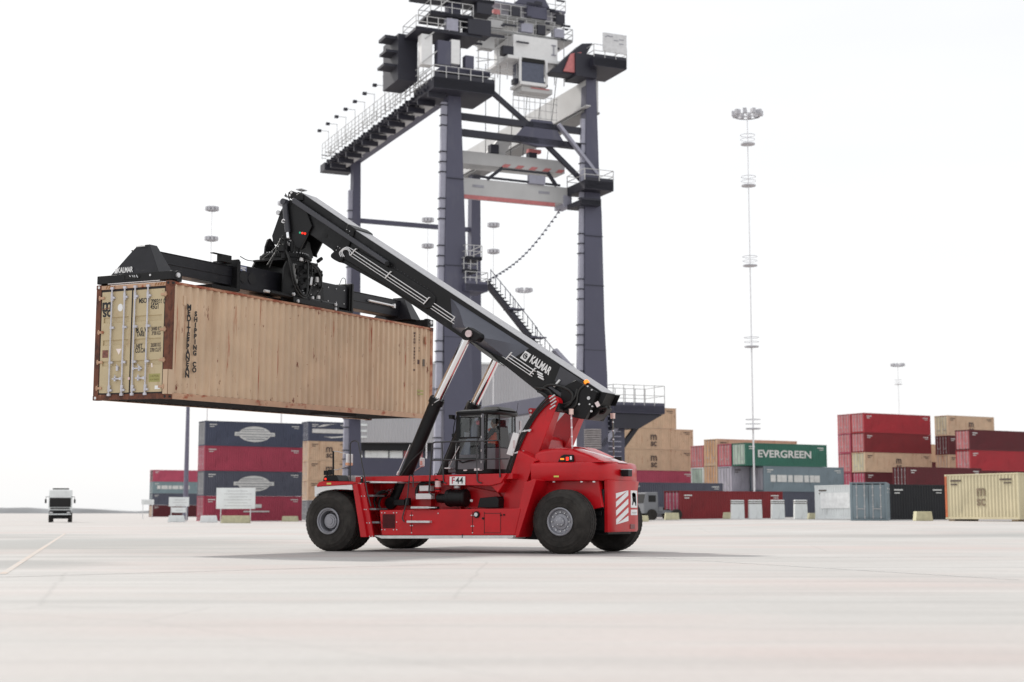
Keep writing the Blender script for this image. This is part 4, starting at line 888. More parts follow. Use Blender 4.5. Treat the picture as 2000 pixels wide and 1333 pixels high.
for x, s in ((.06, 1), (12.13, -1)):
    xx = x + .10 * s
    e_ = MB().box((xx, yc, 3.03), (.28, 2.46, .21)); e_.box((xx + .13 * s, .05, 3.02), (.18, .14, .26)); e_.box((xx + .13 * s, 2.39, 3.02), (.18, .14, .26)); EB = sp('end_beam', e_, BLACK, SPR, bevel=.015)
    ri = MB(); A = [(.44, 3.13), (2.02, 3.13), (1.62, 3.55), (1.25, 3.86), (.86, 3.86)]
    r0, r1 = x - .02 * s, x + .36 * s; ri.loft([[(r0 + (.1 * s if z > 3.2 else 0), y, z) for y, z in A], [(r1 + (0 if z > 3.2 else .18 * s), y, z) for y, z in A]]); sp('riser', ri, SPRB, SPR, bevel=.012)
    sl = MB().box((x - .045 * s, yc + .08, 3.05), (.02, .46, .10)); sl.cyl((x - .055 * s, yc + .31, 3.05), (x - .035 * s, yc + .31, 3.05), .05, seg=16); sl.cyl((x - .055 * s, yc - .15, 3.05), (x - .035 * s, yc - .15, 3.05), .05, seg=16); sp('slot', sl, DARK, SPR)
    li = MB()
    for k, y in enumerate((1.10, 1.18, 1.24, 1.33)): li.cyl((x - .058 * s, y - .02, 3.02 + .01 * k), (x - .058 * s, y + .02, 3.085), .012, seg=6)
    li.cyl((x - .06 * s, .68, 3.06), (x - .045 * s, .68, 3.06), .028, seg=12); sp('bright_fitting', li, SILV, SPR)
    wp_ = MB().box((x + .03 * s, yc + .02, 2.925), (.12, 1.7, .035)); sp('lower_strip', wp_, mat('pale_strip', (.72, .69, .69), .5), SPR)
    for y in (.03, 2.41):
        pn = MB().cyl((xx + .05 * s, y - .09 * (1 if y < 1 else -1), 3.04), (xx + .05 * s, y, 3.04), .06, seg=16); sp('corner_pin', pn, SILV, SPR)
    # twist locks
    for y in (.10, 2.34): sp('twist_lock', MB().cyl((xx - .03 * s, y, 2.93), (xx - .03 * s, y, 2.86), .045, seg=12), BLACK, SPR)
# cylinder of the telescope and white plate
sp('telescope_rod', MB().cyl((9.9, .93, 3.56), (11.3, .93, 3.54), .035, seg=12).box((11.3, .93, 3.54), (.08, .1, .13)), STEEL, SPR)
sp('white_top_plate', MB().box((8.2, yc, 3.842), (1.2, .3, .012)).box((4.3, yc, 3.842), (.9, .3, .012)), TOPW, SPR)
sp('hose_rack', MB().box((3.05, .9, 3.90), (.42, .16, .2)).box((2.7, .9, 3.99), (.32, .12, .025)).box((3.2, 1.0, 3.82), (.2, .3, .06)), BLACK, SPR, bevel=.01)
for x in (2.98, 5.3, 8.3):
    sp('lower_bracket', MB().box((x, yc - .1, 3.10 if x < 4 else 3.04), (.95 if x > 4 else 1.1, .7, .09)), BLACK, SPR, bevel=.01)
# oval pockets, plate with data, rivets
for x in (3.86, 4.22):
    sp('round_pocket', MB().cyl((x, yc - .335, 3.52), (x, yc - .322, 3.52), .155, seg=28), mat('pocket_dark', (.008, .008, .01), .6), SPR); sp('pocket_rim', MB().lathe([(.155, 0), (.175, 0), (.175, .012), (.155, .012)], (x, yc - .322, 3.52), (0, -1, 0), 28), SPRB, SPR)
DP = sp('data_plate', MB().box((3.80, yc - .328, 3.74), (.34, .012, .15)), mat('data_plate_grey', (.22, .24, .36), .3, metal=.2), SPR)
sp('data_plate_lines', MB().box((3.80, yc - .336, 3.765), (.28, .006, .02)).box((3.78, yc - .336, 3.725), (.2, .006, .02)).box((3.86, yc - .336, 3.695), (.12, .006, .02)), WHT, SPR)
rv_ = MB()
for x in (7.75, 8.15, 8.55):
    for z in (3.3, 3.7): rv_.cyl((x, yc - .335, z), (x, yc - .318, z), .018, seg=8)
sp('rivet', rv_, SILV, SPR)
# side-shift frame under the rotator
fr_ = MB()
A = [(5.20, 3.02), (7.30, 3.02), (7.20, 3.25), (7.02, 4.08), (6.80, 4.22), (5.45, 4.22), (5.28, 3.95)]
fr_.prism(A, .62, .68); fr_.prism(A, 1.76, 1.82); fr_.box((6.12, yc, 4.22), (1.4, 1.24, .06)); fr_.box((7.12, yc, 3.6), (.06, 1.1, 1.0)); FRM = sp('side_shift_frame', fr_, BLACK, SPR, bevel=.01)
sp('slide_tube', MB().cyl((4.5, .50, 3.16), (7.6, .50, 3.12), .065, seg=20).cyl((5.6, .50, 3.147), (5.66, .5, 3.146), .078, seg=20).cyl((6.2, .50, 3.138), (6.26, .5, 3.137), .078, seg=20).cyl((6.8, .50, 3.13), (6.86, .5, 3.129), .078, seg=20), BLACK, SPR)
sp('slide_rod', MB().cyl((4.3, .52, 3.17), (5.4, .52, 3.155), .04, seg=16), STEEL, SPR)
sp('slide_skirt', MB().prism([(5.45, 2.99), (7.62, 2.96), (7.62, 3.10), (5.45, 3.13)], .40, .44), BLACK, SPR, bevel=.008)
for x, z in ((5.62, 3.03), (7.42, 3.0), (7.42, 3.13), (5.42, 3.2), (6.3, 3.2)):
    sp('end_bolt', MB().cyl((x, .36, z), (x, .41, z), .045, seg=16).cyl((x, .35, z), (x, .362, z), .02, seg=8), SILV, SPR)
# machinery inside the frame
rr = random.Random(11); gq = MB()
for k in range(34):
    x, z = rr.uniform(5.7, 6.95), rr.uniform(3.25, 4.05); gq.box((x, .59 + rr.uniform(-.05, .03), z), (rr.uniform(.04, .16), rr.uniform(.04, .1), rr.uniform(.03, .12)))
for k in range(8):
    x = rr.uniform(5.6, 6.9); z = rr.uniform(3.4, 4.1); gq.cyl((x, .57, z), (x + rr.uniform(-.3, .3), .55, z + rr.uniform(-.25, .25)), .02, seg=8)
sp('valve_bank', gq, BLACK, SPR, bevel=.008)
for x, z, sx_, sz_ in ((6.72, 3.78, .09, .15), (6.80, 3.28, .12, .1), (5.95, 4.26, .11, .1)): sp('white_junction_box', MB().box((x, .55, z), (sx_, .06, sz_)), WHITE, SPR, bevel=.01)
sp('grey_lever', MB().prism([(5.62, 4.1), (5.76, 4.1), (5.72, 3.82), (5.85, 3.72), (5.83, 3.55), (5.72, 3.58), (5.58, 3.8)], .56, .60), mat('lever_and_lit_cheek_grey', (.16, .16, .155), .3), SPR, bevel=.01)
gq = MB()
for k in range(10): x, z = rr.uniform(6.0, 6.9), rr.uniform(3.3, 3.9); gq.box((x, .53, z), (.03, .03, .02))
sp('small_fittings', gq, SILV, SPR)
# slewing ring and yoke
cx, zr = 6.12, 4.33
ring = MB().lathe([(.0001, -.10), (.64, -.10), (.69, -.08), (.69, -.04), (.72, -.03), (.72, .05), (.67, .06), (.67, .10), (.0001, .10)], (cx, yc, zr), (0, 0, 1), 64); RG = sp('slewing_ring', ring, BLACK, SPR)
bt = MB()
for k in range(38):
    t = 2 * math.pi * k / 38
    for r_, z in ((.63, .10), (.66, -.09)): bt.cyl((cx + r_ * math.cos(t), yc + r_ * math.sin(t), zr + z - .015), (cx + r_ * math.cos(t), yc + r_ * math.sin(t), zr + z + .035), .018, seg=6)
sp('ring_bolts', bt, SILV, RG)
te = MB()
for k in range(72):
    t = 2 * math.pi * k / 72; te.box((cx + .725 * math.cos(t), yc + .725 * math.sin(t), zr + .01), (.03, .035, .07), Matrix.Rotation(t, 4, 'Z'))
sp('ring_teeth', te, BLACK, RG)
for y in (.82, 1.50):
    yk = MB().prism([(x_ - .12, z_) for x_, z_ in [(5.62, 4.43), (5.64, 4.62), (5.74, 4.84), (5.84, 4.89), (5.95, 4.82), (6.12, 4.66), (6.40, 4.60), (6.55, 4.68), (6.68, 4.9), (6.80, 4.86), (6.84, 4.70), (6.95, 4.50), (6.97, 4.43)]], y - .03, y + .03); sp('yoke_plate', yk, BLACK, SPR, bevel=.012)
sp('yoke_block', MB().prism([(6.25, 4.43), (6.35, 4.80), (6.6, 4.80), (6.85, 4.46)], .86, 1.46), GUSS, SPR, bevel=.02)
sp('yoke_core', MB().box((6.1, yc, 4.5), (.7, .6, .3)), BLACK, SPR, bevel=.03)
for x, z, r_ in ((5.78, 4.72, .05), (5.60, 4.82, .035), (5.74, 4.90, .03), (5.66, 4.76, .03), (5.82, 4.82, .035)): sp('pin_end', MB().cyl((x - .1, .75, z - .06), (x - .1, .80, z - .06), r_, seg=14), SILV, SPR)
sp('swivel', MB().box((5.44, .8, 4.62), (.12, .2, .36)).box((5.34, .75, 4.5), (.14, .2, .22)).cyl((5.44, .8, 4.78), (5.44, .8, 4.88), .05, seg=12).box((5.35, .7, 4.35), (.1, .12, .3)), BLACK, SPR, bevel=.02)
sp('slew_motor', MB().cyl((5.75, .75, 4.45), (5.75, .75, 4.75), .08, seg=16), BLACK, SPR)
def sph(pts, r, M_=HOSE, name='hose'): return sp(name, MB().tube(bez(pts, 8), r), M_, SPR)
sph([(5.42, .70, 4.45), (5.40, .5, 4.1), (5.50, .42, 3.6), (5.75, .40, 3.28), (6.0, .40, 3.24), (6.1, .42, 3.5), (6.2, .5, 4.0), (6.3, .6, 4.25)], .028)
sph([(5.35, .70, 4.5), (5.3, .5, 4.2), (5.42, .40, 3.5), (5.7, .38, 3.2), (6.05, .40, 3.2), (6.28, .42, 3.6), (6.45, .55, 4.15)], .02)
sph([(6.4, .6, 4.25), (6.7, .5, 4.0), (6.85, .48, 3.6), (6.6, .48, 3.3)], .022)
sph([(5.45, .8, 4.7), (5.2, .7, 4.75), (4.95, .7, 4.45), (4.4, .75, 4.05), (4.0, .85, 3.98), (3.7, .9, 4.05)], .012)
sph([(5.45, .8, 4.55), (5.1, .7, 4.6), (4.9, .7, 4.2), (4.85, .8, 3.9)], .014); sph([(5.3, .8, 4.4), (5.0, .7, 4.35), (4.75, .8, 3.95)], .02)
sph([(8.35, .93, 3.85), (8.45, .9, 4.05), (8.6, .9, 4.05), (8.68, .93, 3.88)], .01)
sp('white_ferrule', MB().cyl((6.22, .40, 3.55), (6.30, .43, 3.78), .034, seg=10), STEEL, SPR)
sp('mast_lamp', MB().cyl((6.95, .8, 4.15), (7.03, .75, 4.38), .014, seg=8).cyl((7.01, .75, 4.36), (7.15, .72, 4.46), .055, seg=12), BLACK, SPR)
c_ = KM @ V(.04, yc, 0)
ks = KM.to_3x3()
text('end_text', 'KALMAR', .19, (.03, 1.53, 3.235), (0, -1, 0), (0, 0, 1), WHT, SPR, M=KM, sx=.68, bold=.004)
sp('end_emblem', MB().prism([(1.88, 3.17), (1.79, 3.17), (1.77, 3.29), (1.85, 3.29)], .028, .035, axis=0), WHT, SPR)
sp('riser_plate', MB().box((.07, 1.08, 3.82), (.012, .28, .035)), WHT, SPR)

# ================================================================== LIFTED CONTAINER
BX = thing('shipping_container', 'worn beige forty foot container hanging high from the black spreader', 'shipping container')
BX.matrix_world = CM
L_, W_, H_ = 12.192, 2.438, 2.896
def cc_(name, mb, material, parent=None, **k): return mb.build(name, material, parent or BX, **k)
def corrugated(x0, x1, z0, z1, y, depth, pitch, axis='x', sgn=1):
    """trapezoidal steel sheet between x0..x1, outer face on y, ribs going inwards by depth"""
    mb = MB(); n = max(1, round((x1 - x0) / pitch)); p = (x1 - x0) / n; xs_ = []
    for i in range(n):
        b = x0 + i * p
        xs_ += [(b, 0), (b + p * .26, 0), (b + p * .50, 1), (b + p * .76, 1)]
    xs_.append((x1, 0)); prev = None
    for x, d in xs_:
        yy = y + sgn * d * depth
        P = (x, yy) if axis == 'x' else (yy, x)
        a = mb.bm.verts.new((P[0], P[1], z0)); c = mb.bm.verts.new((P[0], P[1], z1))
        if prev: mb.bm.faces.new((prev[0], a, c, prev[1]))
        prev = (a, c)
    return mb
SIDE = cc_('side_panel', corrugated(.17, L_ - .15, .155, H_ - .075, .014, .058, .272), CBEI, ang=20)
cc_('side_panel', corrugated(.17, L_ - .15, .155, H_ - .075, W_ - .018, .04, .272, sgn=-1), CBEI, ang=20)
cc_('end_panel', corrugated(.15, W_ - .15, .15, H_ - .1, L_ - .03, .04, .25, axis='y', sgn=-1), CBEI, ang=20)
rfm = MB()
for i in range(44): rfm.box((.35 + i * .265, W_ / 2, H_ - .045), (.16, W_ - .3, .02))
rfm.box((L_ / 2, W_ / 2, H_ - .06), (L_ - .3, W_ - .12, .012)); cc_('roof', rfm, CRAIL)
for y in (.035, W_ - .035):
    cc_('bottom_rail', MB().box((L_ / 2, y, .085), (L_ - .34, .05, .145)).box((L_ / 2, y + (.03 if y < 1 else -.03), .018), (L_ - .34, .09, .012)), CRAIL, bevel=.006)
    cc_('top_rail', MB().box((L_ / 2, y, H_ - .045), (L_ - .34, .06, .062)), CRAILT, bevel=.006)
for x in (.08, L_ - .08):
    for y in (.085, W_ - .085):
        cc_('corner_post', MB().box((x, y, H_ / 2), (.155, .165, H_ - .24)), CRUST if not (x > 6) else CRAILT, bevel=.012)
        for z in (.06, H_ - .06):
            cs = MB().box((x + (.008 if x < 1 else -.008), y - (.004 if y < 1 else -.004), z), (.178, .17, .122)); CS = cc_('corner_casting', cs, CRUST, bevel=.014)
            ex_ = -.003 if x < 1 else L_ + .003; ey = -.003 if y < 1 else W_ + .003
            hm = MB().cyl((ex_, y, z), (ex_ + (.004 if x < 1 else -.004), y, z), .036, seg=14); cc_('casting_hole', hm, WHITE if (x < 1 and y > 1) else DARK, CS)
            hm = MB().box((x, ey, z), (.085, .01, .05)); cc_('casting_hole', hm, DARK, CS)
# a patch of fresh paint low on the near post
cc_('repaired_post_plate', MB().box((.08, -.003, .42), (.15, .012, .60)).box((-.003, .085, .42), (.012, .15, .60)), CBEI, bevel=.004)
cc_('door_header', MB().box((.05, W_ / 2, H_ - .075), (.10, W_ - .34, .10)), CRAIL, bevel=.008)
cc_('door_sill', MB().box((.05, W_ / 2, .075), (.10, W_ - .34, .13)), CRUST, bevel=.01)
ut = MB()
for y0_, n_ in ((1.83, 4), (.22, 4)):
    for k in range(n_): ut.prism([(y0_ + k * .085, 2.79), (y0_ + .04 + k * .085, 2.79), (y0_ + .005 + k * .085, 2.86), (y0_ - .035 + k * .085, 2.86)], -.003, .001, axis=0)
cc_('header_stripes', ut, mat('faded_ochre', (.30, .14, .05), .7))
# underside: cross members and gooseneck tunnel
un = MB()
for i in range(40): un.box((.3 + i * .297, W_ / 2, .09), (.05, W_ - .12, .11))
un.box((L_ / 2, W_ / 2, .16), (L_ - .3, W_ - .12, .012)); un.box((8.2, W_ / 2 - .3, .00), (1.6, .5, .10)); cc_('cross_members', un, CUND)
gs = MB()
for y in (.175, W_ - .175): gs.box((.03, y, 1.44), (.03, .04, 2.6))
gs.box((.03, W_ / 2, 2.735), (.03, W_ - .34, .05)).box((.03, W_ / 2, .155), (.03, W_ - .34, .04)); gs.box((.028, 1.235, 1.44), (.03, .045, 2.56)); cc_('door_gasket', gs, GASK)
DOORS = []
for y0, y1 in ((1.262, W_ - .20), (.20, 1.21)):
    d = MB()
    # flat leaf with three recessed horizontal channels
    zs = [.18, .50, .84, .97, 1.36, 1.50, 1.92, 2.07, 2.71]
    ch = [(.84, .97), (1.36, 1.50), (1.92, 2.07)]
    prof = [(.18, 0)]
    for a_, b_ in ch: prof += [(a_, 0), (a_ + .02, 1), (b_ - .02, 1), (b_, 0)]
    prof += [(2.71, 0)]
    ye0, ye1 = y0 + .07, y1 - .07
    vs = []
    for z, dd in prof:
        x = .012 + dd * .032
        vs.append([d.bm.verts.new((x, ye0, z)), d.bm.verts.new((x, ye1, z))])
    for a, b in zip(vs, vs[1:]): d.bm.faces.new((a[0], a[1], b[1], b[0]))
    for yy in (y0 + .035, y1 - .035): d.box((.025, yy, 1.445), (.03, .075, 2.53))
    d.box((.03, (y0 + y1) / 2, .19), (.03, y1 - y0 - .14, .03)).box((.03, (y0 + y1) / 2, 2.70), (.03, y1 - y0 - .14, .03))
    D = cc_('door', d, CDOOR, bevel=.004, ang=25); DOORS.append(D)
    hs = y1 if y0 > 1 else y0
    for z in (.30, .95, 1.70, 2.56):
        hmb = MB().box((-.008, hs + (.0 if y0 > 1 else .0), z), (.03, .19, .06)).cyl((-.015, hs + (.06 if y0 > 1 else -.06), z - .06), (-.015, hs + (.06 if y0 > 1 else -.06), z + .06), .022, seg=10); cc_('hinge', hmb, CRAIL, D, bevel=.006)
for k, (yb, side) in enumerate(((1.873, 0), (1.454, 0), (1.111, 1), (.694, 1))):
    D = DOORS[side]
    lb = MB().cyl((-.035, yb, .12), (-.035, yb, 2.80), .021, seg=12)
    for z in (.24, .93, 1.80, 2.55): lb.box((-.018, yb - .035, z), (.05, .10, .055)); lb.cyl((-.035, yb, z - .04), (-.035, yb, z + .04), .03, seg=12)
    lb.box((-.03, yb, .13), (.05, .09, .06)).box((-.03, yb, 2.79), (.05, .09, .06)); lb.prism([(yb - .045, 2.48), (yb + .03, 2.48), (yb + .03, 2.66), (yb - .02, 2.66)], -.05, -.01, axis=0); lb.prism([(yb - .045, .36), (yb + .03, .36), (yb + .03, .2), (yb - .02, .2)], -.05, -.01, axis=0)
    cc_('locking_bar', lb, LOCK, D, bevel=.003)
for yb, z, s in ((1.454, .52, 1), (1.111, .76, -1), (.694, .52, 1), (1.62, .78, 0)):
    h_ = MB()
    if s: h_.box((-.05, yb + .15 * s, z), (.02, .32, .03)); h_.box((-.045, yb + .03 * s, z), (.05, .06, .07)); h_.box((-.035, yb + .22 * s, z), (.05, .05, .12)); h_.tube([(-.06, yb + .22 * s, z + .06), (-.075, yb + .2 * s, z + .1), (-.06, yb + .18 * s, z + .06)], .008, seg=6)
    else: h_.box((-.03, yb, z), (.04, .06, .12)).tube([(-.05, yb - .02, z + .05), (-.06, yb, z + .1), (-.05, yb + .02, z + .05)], .008, seg=6)
    cc_('lock_handle', h_, LOCK, DOORS[0 if yb > 1.3 else 1], bevel=.004)
cc_('seal', MB().box((-.02, 1.235, .52), (.02, .05, .06)), mat('pink_white_seal', (.75, .55, .55), .5), DOORS[0])
def dt(st, size, y, z, sx=.72, M_=BLKT, d=1, bold=.004, align='CENTER'): text('door_text', st, size, (.0095, y, z), (0, -1, 0), (0, 0, 1), M_, DOORS[d], sx=sx, bold=bold, align=align, ext=.001)
dt('m', .44, 2.07, 2.375, 1.0, d=0, bold=.012); dt('sc', .36, 2.06, 2.20, .98, d=0, bold=.010)
cc_('swoosh', MB().prism([(2.21, 2.27), (1.95, 2.30), (2.0, 2.315), (2.23, 2.285)], .006, .010, axis=0), mat('brown_mark', (.16, .05, .03), .6), DOORS[0])
dt('MSCU', .17, .86, 2.43); dt('709366 0', .17, .40, 2.385); dt('45G1', .17, .50, 2.265)
FNT = mat('faded_black_marking', (.10, .075, .055), .6)
dt('M. G. W.', .15, .88, 1.71); dt('TARE', .15, .93, 1.60); dt('30480 KG', .13, .43, 1.72, .6, FNT); dt('3900 KG', .13, .43, 1.61, .6, FNT)
dt('NET', .15, .96, 1.31); dt('CU.CAP', .15, .90, 1.20); dt('26580 KG', .13, .43, 1.32, .6, FNT); dt('2700 CU.FT', .13, .43, 1.20, .55, FNT)
cd = MB().lathe([(.0001, 0), (.085, 0), (.085, .003), (.0001, .003)], (.0115, 0, 0), (-1, 0, 0), 24)
for v_ in cd.bm.verts: v_.co = V(v_.co.x, 1.625 + v_.co.y, 2.30 + v_.co.z * 1.12)
cc_('round_sticker', cd, WHT, DOORS[0])
cc_('triangle_sticker', MB().prism([(1.72, 1.27), (1.54, 1.27), (1.62, 1.12)], .008, .011, axis=0), mat('pinkish_sticker', (.85, .74, .70), .5), DOORS[0])
cc_('brown_placard', MB().prism([(2.17, 1.25), (1.98, 1.25), (1.98, 1.06), (2.17, 1.06)], .008, .0115, axis=0), mat('faded_brown_placard', (.20, .075, .055), .6, var=.5, scale=22), DOORS[0])
cc_('caution_placard', MB().prism([(.62, .62), (.26, .62), (.26, .42), (.62, .42)], .008, .0112, axis=0), mat('yellow_green_placard', (.36, .33, .12), .6), DOORS[1])
text('placard_text', 'CAUTION', .075, (.0078, .44, .56), (0, -1, 0), (0, 0, 1), mat('olive_text', (.16, .13, .03), .6), DOORS[1], sx=.8, ext=.001); text('placard_text', 'HIGH TRAILER', .062, (.0078, .44, .475), (0, -1, 0), (0, 0, 1), mat('olive_text', (.16, .13, .03), .6), DOORS[1], sx=.75, ext=.001)
cc_('white_sticker', MB().prism([(.42, .33), (.25, .33), (.25, .24), (.42, .24)], .008, .011, axis=0), WHT, DOORS[1])
cc_('pink_tag', MB().prism([(.56, .88), (.52, .88), (.51, .78), (.55, .78)], .008, .013, axis=0), mat('pinkish_sticker', (.85, .74, .70), .5), DOORS[1])
# writing down the long side
def vtext(st, x, z0, z1, size, sx=.8, M_=BLKT, bold=.007, dy=.008):
    n = len(st)
    for i, ch_ in enumerate(st):
        if ch_ == ' ': continue
        z = z0 + (z1 - z0) * i / (n - 1); text('side_text', ch_, size, (x, dy, z), (1, 0, 0), (0, 0, 1), M_, SIDE, sx=sx, bold=bold, ext=.002)
vtext('MEDITERRANEAN', .70, 2.30, .62, .19, 1.1); vtext('SHIPPING CO', .955, 2.16, .76, .165, 1.12)
vtext('MSCU 709366 0', 11.10, 2.62, 1.48, .085, 1.5, mat('brown_marking', (.06, .02, .015), .6), .008); vtext('45G1 CU', 11.38, 2.6, 2.1, .06, 1.5, FNT, .003)
yb_ = MB()
for z in (.86, .76): yb_.box((11.48, .012, z), (.36, .006, .055))
cc_('yellow_label', yb_, mat('yellow_green_placard', (.36, .33, .12), .6), SIDE)
cc_('small_label', MB().box((11.35, .012, 1.75), (.12, .006, .14)), mat('brown_marking', (.06, .02, .015), .6), SIDE); cc_('small_label', MB().box((11.66, .012, 1.75), (.12, .006, .22)), FNT, SIDE)
# scraped number patches bare of paint, vent, scratches
sc3 = mat('scraped_rust', (.34, .12, .07), .75, var=.3, scale=8, rust=[((.50, .34, .21), .45, .55, 9, (1, 1, 1))])
rr = random.Random(2); sm_ = MB()
for i in range(46):
    x, z = rr.uniform(.6, 11.9), rr.uniform(.3, 2.7); x = .17 + round((x - .17) / .2706) * .2706 + .035
    if rr.random() < .5: sm_.box((x, .015, z), (.012, .004, rr.uniform(.05, .35)))
    else: sm_.box((x, .015, z), (rr.uniform(.03, .06), .004, .012))
cc_('scratches', sm_, sc3, SIDE)
for x in (.52, 11.72): cc_('vent_cover', MB().box((x, .0, 2.45), (.09, .03, .24)), CBEI if x < 1 else CRAILT, SIDE, bevel=.01)

# ================================================================== YARD CONTAINERS
GRP = 'containers stacked in the yard'
PAL = {}
def paint(key, c, r=.55):
    if key not in PAL: PAL[key] = mat(key + '_container_paint', c, r, var=.10, scale=.6, spec=.35, dirt=[(tuple(x * .6 for x in c), .56, .78, 1.2, (1, 1, .35)), ((.16, .06, .035), .70, .76, 2.2, (1, 1, .6))])
    return PAL[key]
COLS = dict(navy=(.065, .075, .115), slate=(.085, .09, .12), red=(.36, .05, .085), crimson=(.36, .025, .035), maroon=(.10, .013, .018), darkred=(.20, .018, .022), beige=(.46, .34, .22), cream=(.56, .50, .34), green=(.035, .14, .10), teal=(.20, .27, .29),  # red and navy are lifted and greyed, distance haze mixed into the paint
            steel=(.19, .24, .27), white=(.76, .79, .79), pink=(.50, .17, .18), peach=(.55, .32, .18), lavender=(.42, .40, .46), dark=(.016, .017, .02), grey=(.20, .205, .22), palegreen=(.42, .52, .44), rose=(.42, .07, .12))
for k_, v_ in COLS.items(): paint(k_, v_)
MARKW = mat('weathered_white_marking', (.62, .62, .60), .6, var=.12, scale=2)
MARKD = mat('weathered_dark_marking', (.085, .06, .05), .6, var=.2, scale=2)
BARG = mat('locking_bar_grey', (.45, .45, .46), .5, var=.1)
_mesh_cache = {}
def cached(key, make):
    """mesh data shared by containers of one size and colour"""
    if key not in _mesh_cache:
        o = make(); _mesh_cache[key] = o.data; me = o.data; bpy.data.objects.remove(o)
    return _mesh_cache[key]
def inst(name, me, parent):
    o = bpy.data.objects.new(name, me); COL.objects.link(o); o.parent = parent; return o
def yard_box(label, origin, yaw, L, H, col, logo=None, endcol=None, ends='left', fancy=True, z0=None):
    """container with its left front bottom corner at origin, running along yaw; doors on the left end"""
    P = Vector(origin); P.z = gz(P.x, P.y) if z0 is None else z0
    t = thing('shipping_container', label, 'shipping container', GRP, P, yaw)
    m_ = PAL_(col); W = 2.438
    def shell():
        b = MB()
        def sheet(x0, x1, y, sgn, axis):
            n = max(4, round((x1 - x0) / .28)); p = (x1 - x0) / n; pr = None
            for i in range(n):
                for f, d in ((0, 0), (.26, 0), (.5, 1), (.76, 1)):
                    c = x0 + (i + f) * p; yy = y + sgn * d * .045; q = (c, yy) if axis else (yy, c)
                    a, e = b.bm.verts.new((*q, .14)), b.bm.verts.new((*q, H - .08))
                    if pr: b.bm.faces.new((pr[0], a, e, pr[1]))
                    pr = (a, e)
            q = (x1, y) if axis else (y, x1); a, e = b.bm.verts.new((*q, .14)), b.bm.verts.new((*q, H - .08)); b.bm.faces.new((pr[0], a, e, pr[1]))
        sheet(.14, L - .14, .025, 1, True); sheet(.14, L - .14, W - .025, -1, True); sheet(.14, W - .14, L - .03, -1, False)
        b.box((L / 2, W / 2, H - .06), (L - .2, W - .1, .03)); b.box((L / 2, W / 2, .12), (L - .2, W - .1, .05))
        return b.build('wall', m_, ang=20)
    inst('wall', cached(('s', L, H, col), shell), t)
    def fr():
        b = MB()
        for x in (.08, L - .08):
            for y in (.08, W - .08):
                b.box((x, y, H / 2), (.15, .15, H - .24))
                for z in (.06, H - .06): b.box((x, y, z), (.18, .17, .12))
        for y in (.04, W - .04): b.box((L / 2, y, .08), (L - .36, .05, .14)).box((L / 2, y, H - .05), (L - .36, .05, .09))
        for x in (.04, L - .04): b.box((x, W / 2, .08), (.05, W - .34, .14)).box((x, W / 2, H - .05), (.05, W - .34, .09))
        return b.build('frame', m_, smooth=False)
    inst('frame', cached(('f', L, H, col), fr), t)
    em = PAL_(endcol or col)  # paler end paints stand for the sun falling on the left ends
    for k, (y0, y1) in enumerate(((.17, 1.205), (1.233, W - .17))):
        def dr():
            b = MB().box((.05, (y0 + y1) / 2, H / 2), (.05, y1 - y0, H - .34))
            for z in (.3, .5, .7): b.box((.022, (y0 + y1) / 2, H * z), (.012, y1 - y0 - .16, .13))
            return b.build('door', em, smooth=False)
        d = inst('door', cached(('d', k, H, endcol or col), dr), t)
        def br():
            b = MB()
            for yb in (y0 + .26, y1 - .26):
                b.cyl((-.005, yb, .12), (-.005, yb, H - .1), .026, seg=8)
                for z in (.25, .95, 1.7, H - .35): b.box((0, yb, z), (.04, .12, .07))
            b.box((-.02, (y0 + y1) / 2, .8), (.03, .5, .05))
            return b.build('locking_bar', BARG, smooth=False)
        inst('locking_bar', cached(('b', k, H), br), d)
    yl = -.012
    def lg(name, mb, M_): return mb.build(name, M_, t, smooth=False)
    if logo == 'oval':
        b = MB(); b.prism([(L / 2 + 2.0 * math.cos(a), H / 2 + .92 * math.sin(a)) for a in [2 * math.pi * i / 28 for i in range(28)]], yl, .02); b.prism([(L / 2 - 2.5, H / 2 - .22), (L / 2 + 2.5, H / 2 - .22), (L / 2 + 2.5, H / 2 + .22), (L / 2 - 2.5, H / 2 + .22)], yl - .004, .02)
        o = lg('logo', b, MARKW); s_ = MB()
        for (x0, z0_, x1, z1_) in ((-1.5, .52, 1.2, .58), (-1.7, .30, 1.7, .34), (-2.3, -.04, 2.3, .02), (-1.6, -.36, 1.7, -.30), (-1.1, -.62, 1.3, -.55)): s_.box((L / 2 + (x0 + x1) / 2, yl - .012, H / 2 + (z0_ + z1_) / 2), (x1 - x0, .006, z1_ - z0_))
        s_.build('logo_lines', m_, o, smooth=False)
    elif logo == 'msc' and col == 'cream':
        for st, sz, z in (('m', 1.0, .35), ('sc', .9, -.30)): text('logo', st, sz, (L / 2, yl, H / 2 + z), (1, 0, 0), (0, 0, 1), mat('faded_brown_print', (.20, .15, .10), .6, var=.3, scale=3), t, bold=.02)
    elif logo == 'msc':
        for st, sz, z in (('m', 1.35, .30), ('sc', 1.15, -.52)):
            text('logo', st, sz, (L / 2, yl, H / 2 + z), (1, 0, 0), (0, 0, 1), MARKD, t, bold=.03)
    elif logo == 'word':
        text('logo', 'EVERGREEN', 1.15, (L / 2 - .3, yl, H / 2 + .05), (1, 0, 0), (0, 0, 1), MARKW, t, sx=1.32, bold=.03)
    elif logo == 'band':
        b = MB(); b.box((L / 2, yl, H / 2 + .05), (L * .82, .02, .55)); b.prism([(1.2, 1.85), (2.0, 2.2), (L * .68, 2.36), (L * .5, 2.2), (2.2, 1.95)], yl - .01, .02); b.prism([(L * .35, .62), (L * .55, .42), (L * .8, .55), (L * .9, .85), (L * .7, .66), (L * .5, .58)], yl - .01, .02); lg('logo', b, MARKW)
    elif logo == 'strokes':
